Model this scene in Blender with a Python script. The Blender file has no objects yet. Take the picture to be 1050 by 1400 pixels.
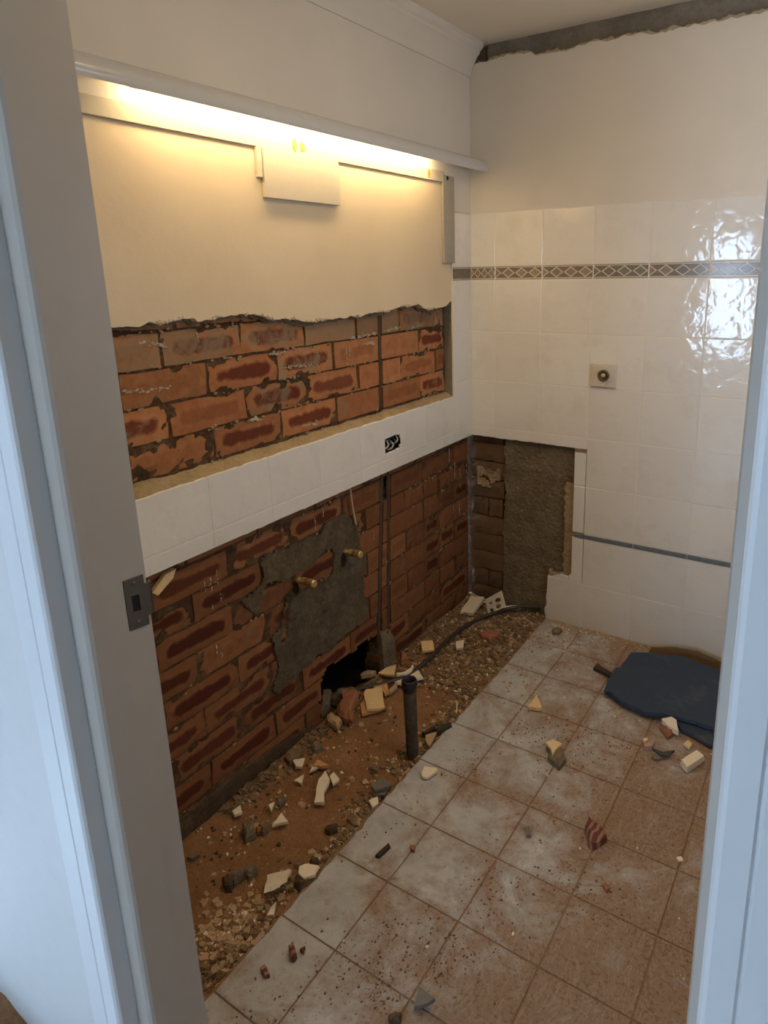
import bpy, bmesh, math, random
from mathutils import Vector, Matrix, noise as mnoise

# ------------------------------------------------------------------ camera, sky, lights, exposure
SC = bpy.context.scene
COL = SC.collection
R = math.radians

cam_data = bpy.data.cameras.new('camera')
cam = bpy.data.objects.new('camera', cam_data)
COL.objects.link(cam)
_yaw, _pitch, _roll = 0.559944, -0.247734, -0.019590
_f = Vector((-math.sin(_yaw)*math.cos(_pitch), math.cos(_yaw)*math.cos(_pitch), math.sin(_pitch)))
_r = Vector((math.cos(_yaw), math.sin(_yaw), 0)); _u = _r.cross(_f)
_r2 = _r*math.cos(_roll) + _u*math.sin(_roll); _u2 = -_r*math.sin(_roll) + _u*math.cos(_roll)
_m = Matrix((_r2, _u2, -_f)).transposed().to_4x4()
_m.translation = Vector((1.50453, -2.71142, 1.62470))
cam.matrix_world = _m
cam_data.sensor_fit = 'VERTICAL'
cam_data.sensor_height = 36.0
cam_data.lens = 36.0*908.80/1400.0
cam_data.shift_x = -73.04/1400.0
cam_data.shift_y = -99.09/1400.0
cam_data.clip_start = 0.02
SC.camera = cam

world = bpy.data.worlds.new('overcast_sky'); SC.world = world
world.use_nodes = True
_bg = world.node_tree.nodes['Background']
_bg.inputs[0].default_value = (0.55, 0.74, 1.0, 1)
_bg.inputs[1].default_value = 15.0

SC.view_settings.view_transform = 'Standard'
SC.view_settings.look = 'None'
SC.view_settings.gamma = 1.0
SC.view_settings.use_curve_mapping = False
SC.view_settings.exposure = 0.0

TUBE_STRENGTH = 30.0
FILL_STRENGTH = 23.0

def area_light(name, loc, rot, sx, sy, power, color, portal=False):
    d = bpy.data.lights.new(name, 'AREA'); d.shape = 'RECTANGLE'; d.size = sx; d.size_y = sy
    d.energy = power; d.color = color
    if portal: d.cycles.is_portal = True
    o = bpy.data.objects.new(name, d); COL.objects.link(o)
    o.location = loc; o.rotation_euler = rot
    return o
# daylight enters the hall through its window: a portal sits in the window opening
area_light('window_daylight_portal', (.26, -4.655, 1.35), (R(90), 0, 0), .72, 1.2, 10, (1, 1, 1), portal=True)
# added daylight fill through an unseen, invented window in the right wall
area_light('fill_window_portal', (2.0, -.85, 1.65), (0, R(90), 0), .36, .5, 10, (1, 1, 1), portal=True)

# ------------------------------------------------------------------ node helpers
class NT:
    def __init__(s, name):
        s.m = bpy.data.materials.new(name); s.m.use_nodes = True
        s.t = s.m.node_tree; s.n = s.t.nodes; s.l = s.t.links
        s.b = s.n['Principled BSDF']
    def node(s, typ, **kw):
        n = s.n.new(typ)
        for k, v in kw.items(): setattr(n, k, v)
        return n
    def put(s, sock, v):
        if isinstance(v, bpy.types.NodeSocket): s.l.new(v, sock)
        elif isinstance(v, (tuple, list)) and sock.type == 'RGBA' and len(v) == 3: sock.default_value = (*v, 1)
        else: sock.default_value = v
    def pos(s): return s.node('ShaderNodeNewGeometry').outputs['Position']
    def tc(s, w='Object'): return s.node('ShaderNodeTexCoord').outputs[w]
    def noise(s, vec, scale, detail=3, rough=.55, dist=0.0):
        n = s.node('ShaderNodeTexNoise'); s.put(n.inputs['Vector'], vec)
        n.inputs['Scale'].default_value = scale; n.inputs['Detail'].default_value = detail
        n.inputs['Roughness'].default_value = rough; n.inputs['Distortion'].default_value = dist
        return n.outputs['Fac']
    def voro(s, vec, scale, feat='F1', out='Distance', rnd=1.0):
        n = s.node('ShaderNodeTexVoronoi', feature=feat); s.put(n.inputs['Vector'], vec)
        n.inputs['Scale'].default_value = scale; n.inputs['Randomness'].default_value = rnd
        return n.outputs[out]
    def ramp(s, fac, stops):
        n = s.node('ShaderNodeValToRGB'); e = n.color_ramp.elements
        while len(e) < len(stops): e.new(0.5)
        for i, (p, c) in enumerate(stops):
            e[i].position = p; c = (c, c, c) if isinstance(c, (int, float)) else c
            e[i].color = (*c, 1)
        s.put(n.inputs[0], fac); return n.outputs[0]
    def mix(s, f, a, b, bt='MIX'):
        n = s.node('ShaderNodeMix', data_type='RGBA', blend_type=bt)
        s.put(n.inputs['Factor'], f); s.put(n.inputs['A'], a); s.put(n.inputs['B'], b)
        # sockets with the same name: pick the colour ones
        return n.outputs['Result']
    def math(s, op, a, b=0.0, c=None, clamp=False):
        n = s.node('ShaderNodeMath', operation=op, use_clamp=clamp)
        s.put(n.inputs[0], a); s.put(n.inputs[1], b)
        if c is not None: s.put(n.inputs[2], c)
        return n.outputs[0]
    def vmul(s, v, f):
        n = s.node('ShaderNodeVectorMath', operation='MULTIPLY'); s.put(n.inputs[0], v); n.inputs[1].default_value = f
        return n.outputs[0]
    def vadd(s, v, w):
        n = s.node('ShaderNodeVectorMath', operation='ADD'); s.put(n.inputs[0], v); s.put(n.inputs[1], w)
        return n.outputs[0]
    def sep(s, v):
        n = s.node('ShaderNodeSeparateXYZ'); s.put(n.inputs[0], v); return n.outputs
    def rnd(s): return s.node('ShaderNodeObjectInfo').outputs['Random']
    def ocol(s):
        n = s.node('ShaderNodeSeparateColor'); s.l.new(s.node('ShaderNodeObjectInfo').outputs['Color'], n.inputs[0]); return n.outputs
    def bump(s, h, strength=.3, dist=.01, normal=None):
        n = s.node('ShaderNodeBump'); n.inputs['Strength'].default_value = strength; n.inputs['Distance'].default_value = dist
        s.put(n.inputs['Height'], h)
        if normal is not None: s.put(n.inputs['Normal'], normal)
        return n.outputs[0]
    def done(s, color=None, rough=.6, normal=None, spec=None, metal=None, **kw):
        if color is not None: s.put(s.b.inputs['Base Color'], color)
        s.put(s.b.inputs['Roughness'], rough)
        if normal is not None: s.put(s.b.inputs['Normal'], normal)
        if spec is not None: s.put(s.b.inputs['Specular IOR Level'], spec)
        if metal is not None: s.put(s.b.inputs['Metallic'], metal)
        for k, v in kw.items(): s.put(s.b.inputs[k], v)
        return s.m

def _fixmix():
    # ShaderNodeMix exposes several sockets called A/B/Result; address the colour ones by index
    def mix(s, f, a, b, bt='MIX'):
        n = s.node('ShaderNodeMix', data_type='RGBA', blend_type=bt)
        s.put(n.inputs[0], f); s.put(n.inputs[6], a); s.put(n.inputs[7], b)
        return n.outputs[2]
    NT.mix = mix
_fixmix()

# ------------------------------------------------------------------ materials
def simple(name, col, rough=.6, bs=40, bstr=.15, var=.12, metal=None, bd=.004, spec=None):
    k = NT(name); p = k.tc('Object')
    n = k.noise(p, bs, 4)
    c = k.mix(n, tuple(x*(1-var) for x in col), tuple(min(1, x*(1+var)) for x in col))
    return k.done(c, rough, k.bump(n, bstr, bd), metal=metal, spec=spec)

def mat_plaster(name='painted_plaster', ca=(.68, .625, .545), cb=(.735, .68, .60)):
    k = NT(name); p = k.pos()
    a = k.noise(p, 2.2, 4); b = k.noise(p, 70, 3); d = k.noise(p, 9, 5, .65)
    c = k.mix(k.ramp(a, [(.35, 0), (.7, 1)]), ca, cb)
    sc = k.ramp(k.noise(p, 26, 4, .7), [(.69, 0), (.73, 1)])
    c = k.mix(k.math('MULTIPLY', sc, .35), c, (.45, .38, .28))
    h = k.math('ADD', k.math('MULTIPLY', b, .35), k.math('MULTIPLY', d, .9))
    return k.done(c, .62, k.bump(h, .18, .006))
def mat_trim():
    k = NT('painted_timber_trim'); p = k.pos()
    g = k.noise(k.vmul(p, (60, 60, 3)), 1.0, 3)
    s = k.ramp(k.noise(p, 8, 5, .7), [(.68, 0), (.75, 1)])
    c = k.mix(k.math('MULTIPLY', s, .25), (.58, .54, .48), (.40, .34, .26))
    return k.done(c, .42, k.bump(g, .06, .002))
def mat_tile(name='glazed_wall_tile', dusty=.25):
    k = NT(name); p = k.pos()
    r = k.rnd()
    off = k.node('ShaderNodeCombineXYZ'); k.put(off.inputs[0], k.math('MULTIPLY', r, 37.0)); k.put(off.inputs[1], k.math('MULTIPLY', r, 91.0))
    pv = k.vadd(p, off.outputs[0])
    w = k.noise(pv, 19, 2, .45, .5); w2 = k.noise(pv, 45, 1)
    h = k.math('ADD', w, k.math('MULTIPLY', w2, .12))
    tint = k.mix(r, (.76, .725, .67), (.80, .765, .71))
    z = k.sep(p)[2]
    dust = k.math('MULTIPLY', k.ramp(k.noise(p, 7, 6, .7), [(.5, 0), (.75, 1)]), dusty)
    low = k.ramp(z, [(.02, 1), (.16, 0)])
    dust2 = k.math('MULTIPLY', k.math('MULTIPLY', low, k.noise(p, 14, 5, .7)), .5)
    c = k.mix(k.math('MAXIMUM', dust, dust2), tint, (.50, .39, .27))
    rg = k.math('ADD', .09, k.math('MULTIPLY', dust2, .6))
    return k.done(c, rg, k.bump(h, .42, .0040), spec=.8)
def mat_listello():
    k = NT('diamond_border_tile'); t = k.tc('Generated'); s = k.sep(t)
    # generated: x along the tile 0..1 (three and a half diamonds), z across the band
    u = k.math('ADD', k.math('MULTIPLY', s[0], 3.5), .5); v = s[2]
    fu = k.math('ABSOLUTE', k.math('SUBTRACT', k.math('FRACT', u), .5))      # 0 centre .. .5
    vv = k.math('ABSOLUTE', k.math('SUBTRACT', v, .5))
    vs = k.math('MULTIPLY', vv, 1.28)
    d = k.math('ADD', fu, vs)                                               # diamond metric
    line = k.math('ABSOLUTE', k.math('SUBTRACT', d, .43))
    lm = k.ramp(line, [(.045, 1), (.065, 0)])
    cell = k.node('ShaderNodeTexWhiteNoise', noise_dimensions='2D')
    cx = k.node('ShaderNodeCombineXYZ'); k.put(cx.inputs[0], k.math('FLOOR', u)); k.put(cx.inputs[1], k.math('MULTIPLY', k.rnd(), 50.0)); k.l.new(cx.outputs[0], cell.inputs[0])
    inner = k.ramp(cell.outputs[0], [(0, (.12, .11, .10)), (.35, (.16, .15, .15)), (.55, (.30, .17, .10)), (.8, (.22, .20, .17)), (1, (.36, .22, .13))])
    n = k.noise(k.pos(), 120, 3)
    inner = k.mix(k.math('MULTIPLY', n, .5), inner, (.40, .33, .26))
    outc = k.mix(k.noise(k.pos(), 60, 3), (.15, .125, .10), (.27, .22, .165))
    c = k.mix(k.math('LESS_THAN', d, .43), outc, inner)
    c = k.mix(lm, c, (.60, .56, .48))
    edge = k.ramp(vv, [(.36, 0), (.38, 1)]); edge2 = k.ramp(vv, [(.42, 0), (.44, 1)])
    c = k.mix(edge, c, (.58, .54, .46)); c = k.mix(edge2, c, (.27, .23, .19))
    h = k.math('ADD', lm, edge)
    return k.done(c, .16, k.bump(h, .5, .002), spec=.55)
def mat_brick():
    k = NT('fired_clay_brick'); g = k.tc('Generated'); s = k.sep(g); p = k.pos(); oc = k.ocol(); r = k.rnd()
    n1 = k.noise(p, 26, 6, .72); n2 = k.noise(p, 150, 3); n3 = k.noise(p, 9, 4, .6)
    base = k.ramp(n1, [(.25, (.25, .098, .040)), (.5, (.345, .145, .058)), (.8, (.43, .20, .088))])
    base = k.mix(k.math('MULTIPLY', r, .5), base, (.29, .10, .042))
    # dark kiln-fired oval on the face of each brick (a mark of the brick itself)
    dn = k.math('ADD', k.math('MULTIPLY', k.math('SUBTRACT', n3, .5), .34), k.math('MULTIPLY', k.math('SUBTRACT', n1, .5), .26))
    yy = k.math('ABSOLUTE', k.math('SUBTRACT', s[1], .5)); zz = k.math('ABSOLUTE', k.math('SUBTRACT', s[2], .5))
    ex = k.math('MAXIMUM', k.math('SUBTRACT', k.math('MULTIPLY', yy, 2.7), .85), 0.0)
    dd = k.math('ADD', k.math('SQRT', k.math('ADD', k.math('MULTIPLY', ex, ex), k.math('MULTIPLY', zz, zz))), dn)
    oval = k.ramp(dd, [(.15, 1), (.25, 0)])
    ocol = k.mix(n2, (.085, .019, .010), (.145, .034, .016))
    halo = k.ramp(dd, [(.20, 0), (.28, 1), (.38, 0)])
    c = k.mix(k.math('MULTIPLY', halo, k.math('MULTIPLY', oc[0], .16)), base, (.44, .21, .10))
    c = k.mix(k.math('MULTIPLY', oval, oc[0]), c, ocol)
    # mortar and plaster smears left on the face
    sm = k.math('ADD', k.noise(p, 13, 6, .7, .6), k.math('MULTIPLY', k.math('SUBTRACT', oc[2], .5), .5))
    c = k.mix(k.ramp(sm, [(.60, 0), (.72, .7)]), c, (.235, .17, .10))
    c = k.mix(k.ramp(k.noise(p, 42, 6, .75), [(.70, 0), (.76, .6)]), c, (.40, .33, .23))
    c = k.mix(k.ramp(k.noise(k.vmul(p, (1, 1, .35)), 34, 5, .8, .8), [(.715, 0), (.735, .8)]), c, (.66, .60, .48))
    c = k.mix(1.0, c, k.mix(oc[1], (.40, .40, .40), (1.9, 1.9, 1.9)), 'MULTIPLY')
    h = k.math('ADD', k.math('MULTIPLY', n1, .6), k.math('MULTIPLY', n2, .25))
    return k.done(c, .9, k.bump(h, .6, .006), spec=.2)
def mat_mortar(name, a, b, d, fleck=None, bs=.7):
    k = NT(name); p = k.pos()
    n1 = k.noise(p, 14, 6, .7); n2 = k.noise(p, 75, 5, .7); n3 = k.noise(p, 200, 3)
    c = k.ramp(k.math('ADD', k.math('MULTIPLY', n1, .6), k.math('MULTIPLY', n2, .4)), [(.3, a), (.5, b), (.72, d)])
    if fleck: c = k.mix(k.ramp(k.noise(p, 60, 5, .8), [(.68, 0), (.73, .8)]), c, fleck)
    h = k.math('ADD', n2, k.math('MULTIPLY', n3, .4))
    return k.done(c, .93, k.bump(h, bs, .008), spec=.15)
def mat_dirt():
    k = NT('sandy_dirt'); p = k.pos()
    n1 = k.noise(p, 5, 6, .65); n2 = k.noise(p, 110, 4, .7); n3 = k.noise(p, 400, 2)
    y = k.sep(p)[1]
    c = k.ramp(n1, [(.3, (.25, .125, .056)), (.5, (.35, .18, .083)), (.7, (.43, .235, .115))])
    c = k.mix(k.ramp(n2, [(.35, .6), (.6, 0)]), c, (.20, .095, .044))
    grey = k.mix(n2, (.27, .175, .09), (.45, .32, .19))
    c = k.mix(k.ramp(k.math('ADD', k.math('MULTIPLY', y, .8), n1), [(.05, 0), (.35, .85)]), c, grey)
    c = k.mix(k.ramp(n3, [(.66, 0), (.72, .6)]), c, (.45, .35, .24))
    h = k.math('ADD', n2, k.math('MULTIPLY', n3, .6))
    return k.done(c, .97, k.bump(h, .8, .008), spec=.1)
def mat_floor_tile():
    k = NT('dusty_floor_tile'); p = k.pos(); r = k.rnd()
    off = k.node('ShaderNodeCombineXYZ'); k.put(off.inputs[0], k.math('MULTIPLY', r, 60.0)); k.put(off.inputs[1], k.math('MULTIPLY', r, 23.0))
    pv = k.vadd(p, off.outputs[0])
    m = k.noise(pv, 9, 5, .6, .8); m2 = k.noise(pv, 40, 4, .65)
    glaze = k.ramp(k.math('ADD', k.math('MULTIPLY', m, .7), k.math('MULTIPLY', m2, .3)), [(.32, (.36, .365, .36)), (.5, (.47, .475, .47)), (.68, (.57, .575, .57))])
    d1 = k.noise(p, 3.6, 6, .72, .8); d2 = k.noise(p, 11, 6, .75, .4); d3 = k.noise(p, 90, 4, .75)
    x = k.sep(p)[0]; y = k.sep(p)[1]
    grad = k.math('MULTIPLY', k.math('SUBTRACT', x, .8), .22)
    gs = k.sep(k.tc('Generated'))
    ed = k.math('MAXIMUM', k.math('ABSOLUTE', k.math('SUBTRACT', gs[0], .5)), k.math('ABSOLUTE', k.math('SUBTRACT', gs[1], .5)))
    joint = k.math('MULTIPLY', k.math('SUBTRACT', k.math('POWER', k.math('MULTIPLY', ed, 2.0), 2.2), .45), .06)
    dm = k.math('ADD', k.math('ADD', k.math('ADD', k.math('MULTIPLY', d1, .62), k.math('MULTIPLY', d2, .38)), grad), joint)
    film = k.ramp(dm, [(.41, .10), (.48, .50), (.575, .92)])
    dustc = k.mix(d2, (.215, .122, .067), (.32, .205, .127))
    c = k.mix(film, glaze, dustc)
    crumbs = k.ramp(k.math('ADD', k.math('MULTIPLY', d3, .8), k.math('MULTIPLY', dm, .35)), [(.62, 0), (.70, .6)])
    c = k.mix(crumbs, c, (.15, .062, .028))
    sw = k.ramp(k.noise(k.vmul(p, (3.0, 1.0, 1.0)), 6, 5, .6, 2.2), [(.47, 0), (.50, .35), (.53, 0)])
    c = k.mix(sw, c, (.46, .38, .30))
    rg = k.mix(film, (.30, .30, .30), (.85, .85, .85))
    return k.done(c, rg, k.bump(k.math('ADD', k.math('MULTIPLY', m2, .4), k.math('MULTIPLY', crumbs, .7)), .25, .003), spec=.4)
def mat_board():
    k = NT('blue_grey_board'); p = k.pos()
    n = k.noise(p, 6, 5, .6); n2 = k.noise(p, 160, 3)
    c = k.mix(n, (.021, .036, .066), (.042, .058, .092))
    c = k.mix(k.ramp(k.noise(p, 7, 6, .7), [(.55, 0), (.72, .45)]), c, (.15, .145, .145))
    c = k.mix(k.ramp(k.noise(p, 95, 5, .8), [(.69, 0), (.72, .9)]), c, (.60, .58, .54))
    return k.done(c, .62, k.bump(n2, .25, .002), spec=.35)
def mat_metal(name, col, rough, metal=1.0):
    k = NT(name); p = k.tc('Object'); n = k.noise(p, 60, 4, .6)
    c = k.mix(n, tuple(x*.7 for x in col), col)
    return k.done(c, k.math('ADD', rough, k.math('MULTIPLY', n, .15)), k.bump(n, .12, .001), metal=metal)
def mat_emit(name, col, s):
    k = NT(name)
    return k.done((.9, .9, .85), .4, **{'Emission Color': col, 'Emission Strength': s})
def mat_ceiling():
    k = NT('ceiling_paint'); p = k.pos(); n = k.noise(p, 30, 4)
    c = k.mix(k.noise(p, 1.5, 3), (.83, .73, .57), (.87, .77, .61))
    return k.done(c, .8, k.bump(n, .1, .004))
def mat_redwedge():
    k = NT('ribbed_red_brick'); p = k.tc('Object'); w = k.node('ShaderNodeTexWave', wave_type='BANDS')
    k.put(w.inputs['Vector'], p); w.inputs['Scale'].default_value = 17; w.inputs['Distortion'].default_value = 5
    c = k.mix(k.ramp(w.outputs[0], [(.55, 0), (.75, 1)]), (.15, .045, .026), (.33, .16, .10))
    return k.done(c, .85, k.bump(w.outputs[0], .5, .004))

M = dict(
    plaster=mat_plaster(), bareplaster=mat_plaster('bare_plaster_toned', (.65, .52, .35), (.71, .585, .41)), trim=mat_trim(), tile=mat_tile(), listello=mat_listello(), brick=mat_brick(),
    joint=mat_mortar('brick_joint_mortar', (.028, .015, .008), (.10, .055, .027), (.26, .165, .085)),
    render=mat_mortar('grey_cement_render', (.105, .076, .045), (.185, .14, .088), (.27, .215, .14), None),
    patch=mat_mortar('grey_cement_patch', (.06, .042, .024), (.125, .092, .057), (.20, .155, .10), (.30, .20, .11)),
    ledge=mat_mortar('tan_mortar_ledge', (.22, .16, .092), (.34, .25, .145), (.44, .34, .215), None, .5),
    band=mat_mortar('exposed_render_band', (.15, .135, .11), (.23, .205, .17), (.31, .275, .225), (.42, .36, .28)),
    reveal=mat_mortar('grey_reveal_render', (.16, .135, .10), (.22, .19, .14), (.28, .24, .18), None, .4),
    crumb_plaster=mat_mortar('torn_plaster_edge', (.36, .28, .19), (.52, .43, .31), (.66, .57, .44), None, .8),
    grout=mat_mortar('tile_grout', (.68, .63, .55), (.74, .69, .61), (.78, .73, .65), None, .2),
    floor_grout=mat_mortar('floor_grout', (.19, .105, .054), (.28, .165, .088), (.37, .24, .14)),
    dirt=mat_dirt(), floor_tile=mat_floor_tile(), board=mat_board(), ceiling=mat_ceiling(),
    cavity=mat_mortar('cavity_shade', (.006, .004, .003), (.014, .008, .005), (.025, .014, .009)),  # near-black colour stands in for the shade inside the wall hole
    cover=simple('white_pelmet_cover', (.60, .585, .56), .22, 20, .03, .04),
    batten=simple('painted_batten', (.52, .46, .345), .5, 60, .08, .05),
    panelboard=simple('painted_board', (.58, .51, .40), .5, 60, .06, .05),
    greywood=simple('grey_weathered_strip', (.36, .325, .26), .65, 70, .15, .15),
    rust=simple('rusty_glue', (.42, .21, .045), .7, 90, .5, .4),
    black=simple('black_plastic', (.012, .012, .013), .45, 80, .1, .3),
    cable=simple('black_cable_sheath', (.040, .030, .023), .5, 120, .1, .3),
    wire=simple('blue_grey_wire', (.06, .085, .11), .45, 60, .1, .3),
    conduit=mat_mortar('dusty_grey_conduit', (.055, .036, .024), (.095, .064, .042), (.15, .105, .07), None, .2),
    brass=mat_metal('tarnished_brass', (.80, .58, .26), .38, .85), rubber=simple('red_rubber', (.20, .045, .02), .6),
    drain=mat_mortar('dirty_grey_pipe', (.04, .030, .022), (.078, .060, .044), (.15, .115, .08), (.20, .13, .075), .25),
    drain_in=simple('pipe_inside', (.016, .014, .012), .8), steel=mat_metal('strike_steel', (.20, .19, .18), .42),
    dark_hole=simple('hole_dark', (.008, .007, .006), .9),
    jamb=simple('jamb_paint', (.43, .385, .335), .45, 25, .05, .05),
    casing=simple('casing_paint', (.70, .71, .72), .42, 25, .04, .03),
    hall=simple('hall_paint', (.30, .295, .29), .6, 25, .05, .04), hallfront=simple('hall_front_paint', (.66, .66, .65), .6, 25, .05, .04), hallfloor=simple('hall_floor', (.58, .575, .57), .6),
    outlet=simple('outlet_plastic', (.62, .575, .49), .38, 40, .05, .05), paper=simple('torn_card', (.64, .575, .45), .8, 60, .3, .1),
    gunmetal=mat_metal('grey_thread', (.22, .20, .18), .4), pencil=simple('grey_trim_tile', (.155, .175, .19), .3, 60, .2, .3),
    string=simple('pale_fibre', (.50, .36, .20), .85, 120, .3, .2), winframe=simple('window_frame_paint', (.7, .71, .72), .4),
    tube=mat_emit('lit_fluorescent_tube', (1.0, .735, .385), TUBE_STRENGTH),
    lamp=mat_emit('lit_fill_dome', (1.0, .74, .40), FILL_STRENGTH),
    shard=simple('broken_white_tile', (.82, .70, .53), .45, 70, .15, .15), plate=simple('white_ceramic_plate', (.70, .61, .47), .4, 70, .1, .15),
    cream=simple('cream_tile_back', (.76, .54, .28), .8, 80, .3, .2), clay=simple('orange_clay_tile', (.58, .30, .11), .85, 80, .4, .25),
    tan=simple('tan_clay', (.47, .31, .17), .85, 70, .5, .3), pink=simple('pinkish_clay', (.46, .29, .22), .8, 70, .4, .25),
    orange=simple('orange_brick', (.36, .125, .04), .9, 70, .5, .3), crumb=simple('brown_crumb', (.20, .098, .048), .95, 60, .5, .4), brickfrag=simple('brick_fragment_red', (.31, .125, .062), .92, 60, .6, .4),
    redwedge=mat_redwedge(), mortar=mat_mortar('grey_mortar_lump', (.12, .087, .053), (.21, .16, .105), (.31, .245, .165), None, .9),
    mortar_dark=mat_mortar('dark_mortar_lump', (.055, .036, .021), (.11, .073, .043), (.19, .13, .08), None, .9),
    mortar_brown=mat_mortar('brown_rubble_lump', (.12, .072, .036), (.24, .15, .082), (.36, .25, .145), None, .9),
    timber=simple('grey_timber', (.16, .115, .075), .8, 50, .4, .3), darkwood=simple('dark_timber', (.045, .027, .017), .8, 50, .4, .3),
    palewood=simple('pale_timber', (.62, .45, .24), .8, 50, .3, .2), greytile=simple('grey_floor_tile_piece', (.165, .145, .115), .6, 60, .3, .2),
    slatechip=simple('dark_slate_chip', (.06, .058, .055), .6, 60, .4, .3), hardboard=simple('brown_hardboard', (.20, .115, .052), .7, 40, .2, .25),
)

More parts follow.
